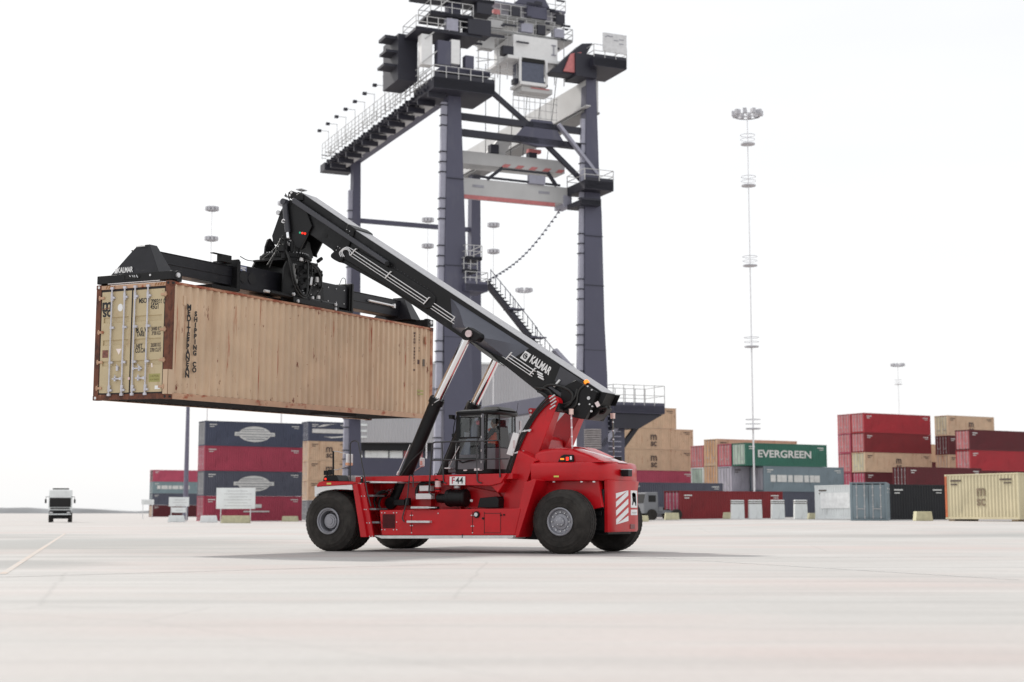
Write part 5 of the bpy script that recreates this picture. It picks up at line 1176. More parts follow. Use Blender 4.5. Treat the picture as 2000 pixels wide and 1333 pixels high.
        b = MB(); x = L * .08
        for wd in (.75, .6, .82, .7, .55, .8, .7, .65, .8): b.box((x + .4, yl, H / 2 + .05), (wd, .02, .8)); x += wd + .13
        lg('logo', b, MARKW)
    elif logo == 'small':
        b = MB(); b.box((L * .52, yl, H * .6), (1.5, .02, .42)); b.box((L * .53, yl, H * .38), (3.2, .02, .16)); lg('logo', b, MARKW)
    if fancy:
        b = MB(); b.box((.95, yl, H - .42), (.9, .012, .11)).box((.8, yl, H - .66), (.55, .012, .09)); b.box((L - 1.0, yl, H - .40), (.95, .012, .10)).box((L - .85, yl, H - .62), (.6, .012, .07)); lg('identity_marking', b, MARKW if sum(COLS[col]) < .8 else MARKD)
    return t
def PAL_(c): return PAL[c]
def at_px(u, Y): return Vector(((u - 1000) / (F_PX * math.cos(PITCH)) * Y * 1.0 / 1.0, Y, 0)) if False else V(ray(u, 1001).x / ray(u, 1001).y * Y, Y, 0)
YAW = R(30)
XD, YD = V(math.cos(YAW), math.sin(YAW), 0), V(-math.sin(YAW), math.cos(YAW), 0)
def stack(u, Y, tiers, row=0, yaw=YAW, dx=0):
    o = at_px(u, Y) + V(-math.sin(yaw), math.cos(yaw), 0) * row * 2.62 + V(math.cos(yaw), math.sin(yaw), 0) * dx; z = gz(o.x, o.y) + .02
    for t in tiers:
        sh = t.get('sh', 0); yard_box(t['l'], o + V(math.cos(yaw), math.sin(yaw), 0) * sh, yaw, t.get('L', 12.19), t['H'], t['c'], t.get('g'), t.get('e'), z0=z); z += t['H'] + .02
HC_, ST_ = 2.896, 2.591
stack(397, 172, [dict(l='red container with a small white logo, lowest of the tall left stack', H=HC_, c='red', g='small'), dict(l='slate container with white oval logo, second from the ground in the left stack', H=HC_, c='slate', g='oval', e='grey'),
                 dict(l='plain red container lying between the two oval logo containers of the left stack', H=HC_, c='red', e='rose'), dict(l='dark blue container with white oval logo on top of the left stack', H=HC_, c='navy', g='oval', e='grey')])
stack(297, 330, [dict(l='maroon container at the foot of the far small stack on the left', H=ST_, c='maroon', e='beige'), dict(l='dark blue container in the far small stack on the left', H=ST_, c='slate', e='steel'),
                 dict(l='pale teal container with a white band in the far small stack on the left', H=ST_, c='teal', g='strokes'), dict(l='rose red container on top of the far small stack on the left', H=ST_, c='rose', e='maroon')])
stack(600, 196, [dict(l='grey container at the foot of the narrow stack behind the front wheel', H=ST_, c='grey', L=6.06), dict(l='beige container second from the ground in the narrow stack behind the front wheel', H=ST_, c='beige', L=6.06),
                 dict(l='beige container with dark logo in the middle of the narrow stack, below its twin', H=ST_, c='beige', L=6.06, g='msc'), dict(l='beige container with dark logo directly under the dark blue box of the narrow stack', H=ST_, c='beige', L=6.06, g='msc'),
                 dict(l='dark blue container with white band and swooshes on top of the narrow stack', H=ST_, c='navy', L=6.06, g='band')])
stack(1198, 180, [dict(l='grey container at the foot of the beige stack right of the reach stacker', H=HC_, c='grey'), dict(l='pink red container under the beige containers right of the reach stacker', H=HC_, c='rose'),
                  dict(l='beige container with dark logo, lower of the pair right of the reach stacker', H=ST_, c='beige', g='msc'), dict(l='beige container with dark logo, upper of the pair right of the reach stacker', H=ST_, c='beige', g='msc'),
                  dict(l='topmost beige container of the stack right of the reach stacker, under the crane platform', H=ST_, c='beige', g='msc', sh=-2.6)])
stack(1328, 136, [dict(l='maroon container on the ground behind the white cabinets', H=ST_, c='darkred', e='rose')])
# block of four rows seen by its door ends
ROWC = [[('slate', 'slate'), ('steel', 'lavender'), ('green', 'palegreen')], [('maroon', 'pink'), ('lavender', 'lavender'), ('rose', 'pink')], [('grey', 'grey'), ('beige', 'peach'), ('beige', 'peach')], [('slate', 'steel'), ('white', 'palegreen'), ('pink', 'pink')]]
ROWN = ['front row', 'second row', 'third row', 'rearmost row']
for r_ in range(4):
    tl = []
    for k in range(3):
        c, e = ROWC[r_][k]
        if r_ == 0: lab = ['slate container on the ground under the blue grey one, front row of the green stack', 'blue grey container with white word, under the green container', 'green container with a long white word along its side'][k]
        else: lab = '%s container in the %s of the door end block, %s' % ({'lavender': 'lavender', 'rose': 'rose red', 'beige': 'beige', 'grey': 'grey', 'slate': 'slate', 'white': 'white', 'pink': 'pale pink', 'maroon': 'maroon'}[c], ROWN[r_], ['on the ground', 'in the middle tier', 'in the top tier'][k])
        tl.append(dict(l=lab, H=([HC_, HC_, ST_][k] if r_ != 2 else HC_ + .12), c=c, e=e, g=('strokes' if (r_, k) == (0, 1) else 'word' if (r_, k) == (0, 2) else None), sh=(2.6 if (r_, k) == (0, 1) else 0)))
    stack(1458, 168, tl, row=r_)
RC = [('maroon', 'pink'), ('maroon', 'rose'), ('beige', 'cream'), ('darkred', 'pink'), ('crimson', 'pink')]
for r_ in range(2):
    tl = []
    for k in range(5):
        c, e = RC[k] if r_ == 0 else [('grey', 'grey'), ('red', 'rose'), ('red', 'pink'), ('rose', 'pink'), ('pink', 'pink')][k]
        if r_ == 0: lab = ['maroon container on the ground in the five high stack at right', 'maroon container under the beige one in the five high stack at right', 'beige container with dark logo in the middle of the five high stack', 'dark red container under the bright red one in the five high stack', 'bright red container on top of the five high stack at right'][k]
        else: lab = '%s container behind the five high stack, %s' % ({'grey': 'grey', 'red': 'red', 'rose': 'rose red', 'pink': 'pale pink'}[c], ['on the ground', 'second tier', 'third tier', 'fourth tier', 'top tier'][k])
        tl.append(dict(l=lab, H=[HC_, HC_, ST_, ST_, ST_][k], c=c, e=e, g=('msc' if (r_, k) == (0, 2) else None)))
    stack(1692, 195, tl, row=r_)
stack(1857, 203, [dict(l='maroon container on the ground under the far right brown stack', H=HC_, c='maroon'), dict(l='brown container second tier of the far right stack, behind the red ones', H=HC_, c='beige'), dict(l='brown container third tier of the far right stack, behind the red ones', H=ST_, c='beige'),
                  dict(l='dark container fourth tier of the far right stack, behind the maroon one', H=ST_, c='maroon'), dict(l='brown container with dark logo on top of the far right stack', H=ST_ + .2, c='beige', g='msc', e='cream', L=9.1)])
stack(1899, 188, [dict(l='darkest maroon container on the ground at the right edge', H=HC_, c='maroon', e='rose'), dict(l='maroon container second tier at the right edge, behind the cream container', H=HC_, c='maroon', e='pink'),
                  dict(l='bright red container third tier at the right edge of the yard', H=ST_, c='crimson', e='pink'), dict(l='maroon container fourth tier at the right edge, below the brown one', H=ST_, c='maroon', e='pink')])
stack(1775, 172, [dict(l='low maroon container on the ground behind the black container', H=HC_, c='maroon'), dict(l='low maroon container second tier behind the black and cream containers', H=HC_, c='maroon')])
stack(1788, 214, [dict(l='brown shaded container in the gap right of the five high stack, %s tier' % n_, H=ST_, c=c_) for n_, c_ in (('lowest', 'maroon'), ('second', 'beige'), ('third', 'maroon'), ('fourth', 'beige'))])
yard_box('black container standing beside the grey door end', at_px(1738, 113), YAW, 6.06, ST_ + .1, 'dark')
yard_box('blue grey container showing its door end, beside the black one', at_px(1733.5, 100) , R(74), 6.06, ST_, 'steel')
yard_box('white container with bright panel on its side, left of the grey door end', at_px(1592, 121), R(-60), 6.06, ST_ + .15, 'white')
yard_box('cream corrugated container with dark logo in the right foreground', at_px(1847, 97), R(-60), 6.06, HC_, 'cream', 'msc', z0=gz(30, 95) + .12)
yard_box('cream container behind the cornermost one at the right edge', at_px(2012, 97), R(-60), 6.06, HC_, 'cream')
tmpw = MB().box((0, 0, 0), (3.2, .02, 1.2))
tw = [o for o in bpy.data.objects if o.get('label', '').startswith('white container with bright')][0]
wpn = MB().box((2.4, -.01, 1.5), (3.4, .03, 1.25)).build('bright_panel', mat('bright_white_panel', (.85, .86, .86), .5), tw)
tmpw.bm.free()
for o in [x for x in bpy.data.objects if x.get('label', '').startswith('cream corrugated')]:
    MB().box((.08, .08, HC_ / 2), (.165, .165, HC_ - .26)).build('rusty_post', mat('orange_rust_paint', (.50, .13, .05), .7, var=.3, scale=3), o)
    for x in (.4, 5.6): MB().box((x, 1.2, -.06), (.5, 2.2, .11)).build('timber_block', mat('timber', (.35, .27, .18), .8), o)
# flat truck with a slate container right of the reach stacker
def ground_at(u, Y): 
    p = at_px(u, Y); p.z = gz(p.x, p.y); return p
o_ = ground_at(1222, 152); TK = thing('flatbed_trailer', 'black flatbed trailer carrying the slate container behind the far rear wheel', 'trailer', loc=o_, rz=YAW)
FRM_ = MB().box((6.6, 1.2, 1.05), (12.6, .9, .3)).build('flatbed', BLACK, TK, bevel=.02)
for x in (8.8, 10.2, 11.5):
    for y in (.25, 2.15): MB().lathe([(.0001, 0), (.5, 0), (.5, .3), (.0001, .3)], (x, y - .15, .5), (0, 1, 0), 24).build('wheel', RUB, TK)
yard_box('slate grey container riding on the flatbed trailer behind the maroon one', o_ + XD * .4, YAW, 12.19, ST_, 'slate', z0=o_.z + 1.22)
o_ = ground_at(1258, 134); T2 = thing('terminal_tractor', 'grey terminal tractor parked beside the pink door ends', 'truck', loc=o_, rz=YAW)
MB().prism([(0, .6), (0, 1.5), (.25, 2.5), (1.55, 2.55), (1.6, .6)], 0, 1.5).build('cab', PAL['grey'], T2, bevel=.05)
MB().prism([(-.02, 1.55), (.2, 2.35), (.24, 2.35), (.03, 1.55)], .1, 1.4).build('windscreen', DARK, T2); MB().box((.9, -.01, 1.95), (.8, .03, .6)).build('side_window', DARK, T2)
MB().box((2.6, .75, .75), (4.6, .9, .3)).box((2.0, .75, 1.0), (.5, 1.1, .4)).build('chassis', PAL['grey'], T2, bevel=.02)
for x in (.8, 3.6):
    for y in (-.1, 1.4): MB().lathe([(.0001, 0), (.5, 0), (.5, .3), (.0001, .3)], (x, y - .1, .5), (0, 1, 0), 24).build('wheel', RUB, T2)
# white cabinets, concrete blocks, notice boards, barriers
for k, (u, lab) in enumerate(((1440.5, 'white banded cabinet furthest left, in front of the maroon container'), (1475, 'white banded cabinet second from the left, before the maroon container end'), (1519, 'white banded cabinet third from the left, beside the slate container'), (1563.5, 'white banded cabinet furthest right, beside the white container'))):
    o_ = ground_at(u, 127); t = thing('utility_cabinet', lab, 'cabinet', 'white banded cabinets in a row', o_, 0)
    MB().prism([(-.56, 0), (.56, 0), (.52, 1.62), (-.52, 1.62)], -.35, .35).build('housing', PAL['white'], t, bevel=.03)
    for z in (1.32, 1.48): MB().box((0, 0, z), (1.10, .74, .06)).build('band', MARKD, t)
BLK = mat('yellowed_concrete', (.52, .49, .33), .85, var=.15, scale=3)
for (u, Y, wd, h, lab) in ((461, 141, 2.7, .72, 'wide yellowish concrete block under the large notice board'), (567, 166, 1.8, .6, 'small yellowish concrete block beside the front wheel'), (1312, 131, 1.3, .62, 'yellowish concrete block at the door end of the maroon container'), (1422, 131, .9, .58, 'yellowish concrete block left of the banded cabinets'), (1588, 124, .9, .5, 'yellowish concrete block between cabinet and white container'), (1802, 98, 1.15, .62, 'yellowish concrete block in front of the black container'), (1257, 120, .8, .5, 'yellowish concrete block beside the far rear wheel')):
    o_ = ground_at(u, Y); b = MB().prism([(-wd / 2, 0), (wd / 2, 0), (wd / 2 - .08, h), (-wd / 2 + .08, h)], -.4, .4); q = b.build('concrete_block', BLK, None, bevel=.03); q.location = o_; tag(q, lab, 'concrete block', 'concrete blocks along the container rows')
FAINT = mat('faint_print', (.45, .45, .46), .6)
def board(u, Y, parts_, lab):
    o_ = ground_at(u, Y); t = thing('notice_board', lab, 'notice board', 'white notice boards', o_, R(4))
    w0 = parts_[0][1]
    for s in (-1, 1): MB().cyl((s * w0 * .38, .06, 0), (s * w0 * .38, .06, parts_[0][0] + .3), .05, seg=8).build('post', SILV, t)
    for (z0, wd, h) in parts_:
        p = MB().box((0, 0, z0 + h / 2), (wd, .06, h)).build('panel', PAL['white'], t, bevel=.01)
        pr = MB()
        for i in range(max(2, int(h / .3))): pr.box((wd * .05, -.034, z0 + h - .3 - i * .28), (wd * (.7 if i % 2 else .5), .006, .04))
        pr.build('printed_lines', FAINT, p)
board(460, 142, [(1.35, 3.7, 2.0)], 'large white notice board in front of the left container stack')
board(349, 160, [(1.65, 2.15, 1.0), (1.0, 1.5, .55)], 'two part white notice board left of the tall stack')
board(288, 230, [(2.2, 1.9, .8)], 'smallest white notice board at the far left stack')
for (u, Y, lab) in ((408, 150, 'white plastic barrier at the corner of the left stack'), (345, 156, 'white plastic barrier below the two part notice board')):
    o_ = ground_at(u, Y); b = MB().prism([(-.9, 0), (.9, 0), (.85, .25), (.75, .7), (-.75, .7), (-.85, .25)], -.22, .22); q = b.build('traffic_barrier', PAL['white'], None, bevel=.03); q.location = o_; tag(q, lab, 'barrier', 'white plastic barriers')
o_ = ground_at(600, 100); 
# yard truck seen from the front at the far left
o_ = ground_at(117, 152); TR3 = thing('terminal_tractor', 'white yard tractor driving towards the camera on the empty left side', 'truck', loc=o_, rz=R(15))
MB().prism([(-1.15, 1.2), (1.15, 1.2), (1.12, 3.3), (-1.12, 3.3)], 0, 1.8).build('cab', PAL['white'], TR3, bevel=.06)
MB().box((0, -.01, 2.03), (2.1, .06, .95)).build('windscreen', DARK, TR3, bevel=.02); MB().box((0, .8, 3.42), (1.6, .5, .14)).build('roof_lamp_bar', BLACK, TR3, bevel=.02)
MB().box((0, -.12, .82), (2.2, .1, .12)).build('bumper', PAL['white'], TR3, bevel=.03); MB().box((0, -.03, 1.42), (1.9, .1, .12)).build('radiator_grille', BLACK, TR3); MB().box((0, .3, .95), (2.1, .8, .55)).build('engine_block', BLACK, TR3, bevel=.04); MB().box((0, 1.0, .62), (1.7, 1.6, .5)).build('axle_housing', BLACK, TR3, bevel=.05)
MB().box((0, 2.5, .9), (1.0, 5.2, .3)).build('chassis', BLACK, TR3)
for s in (-1, 1):
    for y in (.7, 4.4): MB().lathe([(.0001, 0), (.5, 0), (.5, .32), (.0001, .32)], (s * .95 - .16, y, .5), (1, 0, 0), 24).build('wheel', RUB, TR3)
    MB().box((s * .85, -.21, 1.0), (.3, .04, .14)).build('headlight', SILV, TR3); MB().tube([(s * 1.1, 0, 2.6), (s * 1.4, -.15, 2.6), (s * 1.4, -.15, 2.3)], .03).box((s * 1.42, -.15, 2.15), (.18, .08, .4)).build('mirror', BLACK, TR3)

# ================================================================== LIGHT MASTS
MASTP = mat('pale_mast_steel', (.80, .80, .82), .5, var=.08)
LAMPG = mat('floodlight_grey', (.50, .50, .53), .5, var=.15)
def mast(u, v_top, Y, lab, w0=.28, plats=(), crown=1.6, low=None, g='floodlight masts', M_=MASTP):
    o_ = at_px(u, Y); r_ = ray(u, v_top); h = HC + r_.z / r_.y * Y; o_.z = gz(o_.x, o_.y) - .05
    t = thing('light_mast', lab, 'light mast', g, o_, 0)
    MB().cyl((0, 0, 0), (0, 0, h), w0, w0 * .45, seg=12).build('pole', M_, t)
    for z in plats:
        MB().cyl((0, 0, z), (0, 0, z + .12), .75, seg=12).tube([(.75 * math.cos(a), .75 * math.sin(a), z + 1.0) for a in [2 * math.pi * i / 12 for i in range(13)]], .03).tube([(.75 * math.cos(a), .75 * math.sin(a), z + .55) for a in [2 * math.pi * i / 12 for i in range(13)]], .025).build('rest_platform', LAMPG, t)
    for zz in [h] + ([low] if low else []):
        rg = MB()
        for i in range(10):
            a = 2 * math.pi * i / 10; c = V(crown * math.cos(a), crown * math.sin(a) * .9, zz - .1); rg.box(c, (.55, .35, .5), Matrix.Rotation(a, 4, 'Z')); rg.cyl((0, 0, zz - .5), c, .035, seg=6)
        rg.lathe([(crown - .08, zz - .42), (crown + .02, zz - .42), (crown + .02, zz - .34), (crown - .08, zz - .34)], (0, 0, 0), (0, 0, 1), 20)
        rg.build('floodlights', LAMPG, t, smooth=False)
    return t
mast(1474, 228, 150, 'tallest light mast with rest platforms, standing right of the crane', .10, plats=(9.0, 17.4, 25.8, 34.2, 38.6), crown=1.35)
mast(1762, 716, 300, 'short distant light mast above the right container stacks', .12, crown=1.2, plats=(26.5,))
mast(400, 406, 200, 'pale light mast with two lamp rings above the lifted container', .10, crown=.65, low=38.6)
mast(832, 428, 210, 'light mast with two lamp rings just left of the big crane leg', .10, crown=.6, low=39.4)
mast(963, 438, 210, 'light mast with two lamp rings just right of the big crane leg', .10, crown=.6, low=38.6)
mast(1024, 566, 230, 'lowest light mast inside the crane portal', .10, crown=1.1)
mast(546, 396, 215, 'light mast hidden behind the boom head', .15, crown=.8)
mast(362, 640, 190, 'thick slate coloured light mast below the lifted container', .34, crown=1.0, M_=mat('slate_mast_paint', (.16, .16, .22), .5))

# ================================================================== PALE BUILDING BEHIND THE CRANE
o_ = at_px(700, 222); BD = thing('warehouse', 'long pale grey warehouse standing behind the crane legs', 'warehouse', loc=(o_.x, o_.y, .3), rz=R(6))
CLAD = mat('pale_grey_cladding', (.44, .44, .46), .55, var=.04, scale=.3)
b = MB(); n_ = 75; pr = None
for i in range(n_ * 4 + 1):
    x = i * 32.5 / (n_ * 4); y = .08 if i % 4 in (1, 2) else 0
    a, e = b.bm.verts.new((x, y, 11.2)), b.bm.verts.new((x, y, 23.2))
    if pr: b.bm.faces.new((pr[0], a, e, pr[1]))
    pr = (a, e)
b.box((16.25, 10, 17.2), (32.4, 19.8, 12)); b.build('upper_wall', CLAD, BD, smooth=False)
MB().box((16.25, 10.5, 10.6), (32.0, 18, 1.2)).build('painted_soffit_shade', PAL['dark'], BD)  # dark band paints the shadow beneath the upper wall
MB().box((16.25, 11, 5), (31.5, 17, 10)).build('lower_wall', PAL['slate'], BD)
for i in range(12): MB().box((.5 + i * .0 - .1, .0, 12.0 + i * .9), (1.5, .3, .3)).build('louvre', PAL['white'], BD)
for k, (x0, x1, c) in enumerate(((.9, 4.4, 'white'), (4.6, 6.6, 'white'), (6.8, 9.6, 'pink'))): MB().box(((x0 + x1) / 2, 2.3, 9.2), (x1 - x0, .4, 1.6)).build('window_band', PAL[c], BD)
MB().box((16.25, .0, 23.3), (32.9, .4, .3)).build('roof_edge', PAL['white'], BD)

# ================================================================== GANTRY CRANE
KANG = math.atan2(.404, .914)
KO = V(-5.83, 140, 0)
K = thing('gantry_crane', 'huge slate blue quayside gantry crane with pale trolley and girders', 'crane', loc=KO, rz=KANG)
SLT = mat('slate_crane_paint', (.075, .075, .115), .5, var=.08, scale=.25, dirt=[((.12, .12, .15), .55, .8, .5, (1, 1, .3))])
SLD = mat('dark_slate_crane_paint', (.022, .022, .034), .55, var=.15, scale=.5)
PLG = mat('pale_crane_paint', (.50, .50, .50), .5, var=.08, scale=.4)
PLL = mat('lilac_grey_crane_paint', (.33, .33, .40), .5, var=.08)
WHC = mat('white_crane_paint', (.74, .74, .74), .5, var=.04)
REDC = mat('faded_red_crane_paint', (.52, .17, .17), .5, var=.15)
def kk(name, mb, M_, par=None, **k): return mb.build(name, M_, par or K, **k)
def bar(mb, p, q, w_, h_=None):
    """square bar between two points"""
    p, q = Vector(p), Vector(q); d = (q - p); L = d.length; d.normalize(); up = V(0, 0, 1) if abs(d.z) < .95 else V(1, 0, 0); s = d.cross(up).normalized(); u = s.cross(d); h_ = h_ or w_
    r = lambda c: [c + s * (i * w_ / 2) + u * (j * h_ / 2) for i, j in ((-1, -1), (1, -1), (1, 1), (-1, 1))]
    return mb.loft([r(p), r(q)])
def tleg(x, y, secs, name='leg'):
    mb = MB(); mb.loft([[(x + cx_ - w_ / 2, y - d_ / 2, z), (x + cx_ + w_ / 2, y - d_ / 2, z), (x + cx_ + w_ / 2, y + d_ / 2, z), (x + cx_ - w_ / 2, y + d_ / 2, z)] for z, w_, d_, cx_ in secs]); return kk(name, mb, SLT, bevel=.04)
S1 = [(2.0, 3.0, 1.6, .6), (12, 2.9, 1.6, .5), (22, 2.6, 1.5, .35), (27, 2.1, 1.4, .15), (41.5, 1.3, 1.3, 0), (54, 1.2, 1.2, 0)]
tleg(0, 0, S1); tleg(14.9, 0, [(2.0, 2.6, 1.6, .3), (14.5, 2.5, 1.6, .25), (20, 2.2, 1.5, .15), (31, 1.9, 1.4, .1), (34, 1.6, 1.3, .05), (46.5, 1.0, 1.2, 0)])
tleg(0, 30.5, [(2.0, 1.5, 1.5, .3), (14, 1.3, 1.4, 0), (41.5, .85, 1.2, 0)]); tleg(14.9, 30.5, [(2.0, 1.8, 1.5, 0), (14, 1.5, 1.4, 0), (41.5, 1.1, 1.2, 0)])
# ladders in pale cages up the left faces
for (x, y, z0, z1, s0, s1) in ((0, 0, 3, 40.5, -1.55, -.95), (14.9, 0, 14.5, 40.5, -1.35, -.75), (0, 30.5, 3, 38, -.9, -.65)):
    mb = MB(); mb.loft([[(x + s0 - .28, y - .5, z0), (x + s0 + .28, y - .5, z0), (x + s0 + .28, y - .1, z0), (x + s0 - .28, y - .1, z0)], [(x + s1 - .28, y - .5, z1), (x + s1 + .28, y - .5, z1), (x + s1 + .28, y - .1, z1), (x + s1 - .28, y - .1, z1)]]); LD = kk('ladder_cage', mb, PLL)
    rg = MB(); z = z0 + .4; i = 0
    while z < z1:
        t = (z - z0) / (z1 - z0); xx = x + s0 + (s1 - s0) * t; rg.box((xx, y - .3, z), (.75, .55, .10)); z += (1.0 if i % 3 else 2.6); i += 1
    kk('cage_ring', rg, SLD, LD, smooth=False)
se_ = MB()
for z_, w_, cx_ in ((17.6, 2.76, .41), (24.5, 2.38, .24), (33.0, 1.78, .08)): se_.box((cx_, 0, z_), (w_, 1.56, .06))
for z_, w_, cx_ in ((17.0, 2.4, .2), (23.5, 2.14, .14), (28.5, 2.0, .12)): se_.box((14.9 + cx_, 0, z_), (w_, 1.58, .06))
kk('weld_seam', se_, SLD, smooth=False)
SPLIT.add('weld_seam')
# wheels, sills, portal beams
for y in (0, 30.5):
    kk('sill_beam', MB().box((7.45, y, 2.6), (22, 1.5, 1.5)), SLT, bevel=.04)
    for x in (-2.2, 1.2, 13.4, 17.2):
        bg_ = kk('bogie', MB().prism([(x - 1.4, .5), (x + 1.4, .5), (x + .8, 1.85), (x - .8, 1.85)], y - .5, y + .5), SLD, bevel=.03)
        for dx in (-.8, .8): kk('rail_wheel', MB().cyl((x + dx, y - .3, .36), (x + dx, y + .3, .36), .36, seg=20), SLD, bg_)
# portal beams joining the two legs on each side (along the girders) and a raised sill on the land side
kk('portal_beam', MB().box((.4, 15.2, 12.4), (1.2, 29, 1.6)), SLT, bevel=.04); kk('portal_beam', MB().box((15.0, 15.2, 12.4), (1.2, 29, 1.6)), SLT, bevel=.04)
kk('land_side_beam', MB().box((7.4, 30.5, 6.2), (13.4, 1.4, 2.0)), SLT, bevel=.04)
kk('land_tie_beam', MB().box((7.4, 30.5, 34.6), (14.0, .5, .5)), SLT); 
# the cross members between the two near legs
for z, z2, w_ in ((39.4, 39.3, .6), (37.8, 37.7, .62)):
    mb = MB(); bar(mb, (.6, 0, z), (14.4, 0, z2), .6, w_); kk('tie_beam', mb, SLD)
mb = MB(); mb.prism([(6.2, 37.6), (8.4, 39.9), (10.6, 39.9), (12.2, 37.5), (9.3, 37.2)], -.3, .3); kk('gusset', mb, SLT)
mb = MB(); bar(mb, (4.4, .2, 42.2), (9.4, .2, 38.6), .42); kk('diagonal_brace', mb, SLD); mb = MB(); bar(mb, (9.2, .2, 38.4), (15.0, .2, 33.6), .42); kk('diagonal_brace', mb, SLD)
mb = MB(); bar(mb, (11.2, -.5, 39.6), (15.6, -.5, 34.8), .55, .3); kk('inclined_stair', mb, PLL)
# girders running back over the yard
G1 = kk('girder', MB().box((-.15, 16.4, 42.4), (1.5, 34.4, 2.0)), SLT, bevel=.04); kk('girder_flange', MB().box((-1.05, 15.8, 41.42), (1.0, 34, .15)), PLG, G1)
for k in range(4): kk('underside_panel', MB().box((-.85, 5 + k * 8.2, 41.30), (1.0, 6.0, .06)), PLG, G1)
G2 = kk('girder', MB().box((15.05, 19.5, 43.0), (1.4, 40.0, 3.2)), PLG, bevel=.04); kk('lower_flange', MB().box((15.05, 19.6, 41.35), (2.0, 39.6, .2)), mat('girder_shade_grey', (.25, .25, .25), .6), G2)  # flange wears a shaded copy of the girder's pale grey
kk('girder_shelf', MB().box((14.1, 18.5, 41.6), (.5, 40, .12)), PLG, G2)
# outboard walkway with dark slats, railings and lamp posts
WK = kk('walkway', MB().box((-1.9, 15.6, 41.5), (.2, 34.4, .35)).box((-2.7, 15.6, 41.5), (.2, 34.4, .3)), SLD)
sl = MB()
for i in range(61): sl.box((-2.15, -1.5 + i * .56, 41.45 + .12 * (i % 2)), (1.5 + .3 * (i % 3), .26, .3))
kk('walkway_slats', sl, SLD, WK, smooth=False)
br_ = MB()
for i in range(12): bar(br_, (-2.9, -1 + i * 2.9, 41.6), (-.9, -1 + i * 2.9, 43.2), .14); br_.box((-2.0, -1 + i * 2.9, 40.9), (1.8, .3, .5))
kk('walkway_bracket', br_, SLD, WK, smooth=False)
rl_ = MB()
for i in range(23): rl_.box((-2.9, -2 + i * 1.5, 42.6), (.07, .07, 1.2))
for z in (42.3, 42.75, 43.2): rl_.box((-2.9, 15.4, z), (.06, 34.5, .06))
kk('walkway_railing', rl_, PLG, WK, smooth=False)
rq = MB()
for i in range(10):
    y = 1.5 + i * 3.35; rq.box((-3.0, y, 43.8), (.05, .05, 2.6)).box((-3.5, y, 45.1), (1.1, .05, .05))
LP = kk('lamp_arm', rq, PLG, WK, smooth=False); rq = MB()
for i in range(10): rq.box((-4.1, 1.5 + i * 3.35, 45.05), (.4, .35, .28))
kk('walkway_lamp', rq, SLD, WK, smooth=False)
kk('cable_reel_rack', MB().box((-4.2, 3.4, 45.0), (2.0, 4.5, 4.6)).box((-5.6, 2.6, 47.0), (1.6, 2.0, .3)).box((-5.6, 2.6, 45.6), (1.4, 2.0, .25)).box((-5.7, 2.6, 44.2), (1.6, 2.0, .25)), SLD)
cg = MB()
for i in range(28):
    y = -1 + i * 1.25; cg.box((-3.4, y, 42.9), (.05, .05, 1.8)).box((-3.15, y, 42.1), (.5, .06, .06))
cg.box((-3.4, 15.8, 43.8), (.05, 34, .05)).box((-3.4, 15.8, 43.2), (.04, 34, .04)); kk('cable_tray', cg, PLG, WK, smooth=False)
kk('end_platform', MB().box((-1.4, 33.6, 41.2), (3.4, 1.8, .9)).box((-1.4, 32.8, 42.9), (3.2, .1, .08)).box((-1.4, 34.4, 42.9), (3.2, .1, .08)), SLD)
# platforms at the leg heads
def deck(name, x0, x1, y0, y1, z, M_=SLD, rail=True, rm=PLG, hh=1.15, th=.5):
    D_ = kk(name, MB().box(((x0 + x1) / 2, (y0 + y1) / 2, z), (x1 - x0, y1 - y0, th)).box(((x0 + x1) / 2, y0 + .06, z + th * .2), (x1 - x0 + .04, .12, th * 1.3)), M_)
    if rail:
        rb_ = MB(); n = max(2, int((x1 - x0) / 1.1))
        for i in range(n + 1):
            x = x0 + (x1 - x0) * i / n; rb_.box((x, y0, z + th / 2 + hh / 2), (.07, .07, hh)); rb_.box((x, y1, z + th / 2 + hh / 2), (.07, .07, hh))
        for zz in (hh * .5, hh): 
            for y in (y0, y1): rb_.box(((x0 + x1) / 2, y, z + th / 2 + zz), (x1 - x0, .06, .06))
            for x in (x0, x1): rb_.box((x, (y0 + y1) / 2, z + th / 2 + zz), (.06, y1 - y0, .06))
        kk('railing', rb_, rm, D_, smooth=False)
    return D_
deck('platform', -2.9, 3.4, -2.6, 3.0, 41.7, SLD, th=1.1); deck('platform', -2.2, 3.0, -2.4, -.6, 43.1, SLT, th=.4, rail=False)
deck('platform', -4.6, 2.2, -2.2, 1.5, 46.9, SLD, th=.25); deck('platform', -3.2, 1.2, -2.4, 1.0, 48.6, SLD, th=.25); deck('platform', -4.3, 3.6, -2.0, .8, 50.6, SLD, th=.25)
deck('platform', 14.3, 18.0, -2.4, 2.4, 46.0, SLD, th=.9, hh=1.3); deck('platform', 13.4, 16.6, -2.0, 2.0, 33.4, SLD, th=.9); deck('platform', 13.2, 15.4, -1.6, 1.6, 31.7, SLD, th=.5, rail=False)
deck('platform', .9, 3.2, -1.4, 1.6, 22.4, SLT, th=.7); deck('platform', .9, 2.6, -1.4, 1.6, 25.2, SLD, th=.25); deck('platform', .8, 2.2, -1.2, 1.4, 24.0, SLD, th=.25)
bx_ = MB().box((-1.7, -1.8, 44.8), (1.4, 1.0, 2.4)).box((.9, -1.9, 44.2), (.9, .8, 1.3)); kk('control_cabinet', bx_, SLT, bevel=.03); kk('pale_cabinet', MB().box((-3.4, -1.5, 45.0), (1.1, 1.0, 3.0)).box((-.6, -2.0, 45.0), (.9, .8, 2.4)), WHC, bevel=.03)
kk('pale_cabinet', MB().box((-.9, -1.9, 47.7), (1.2, .8, 1.2)), PLL, bevel=.03)
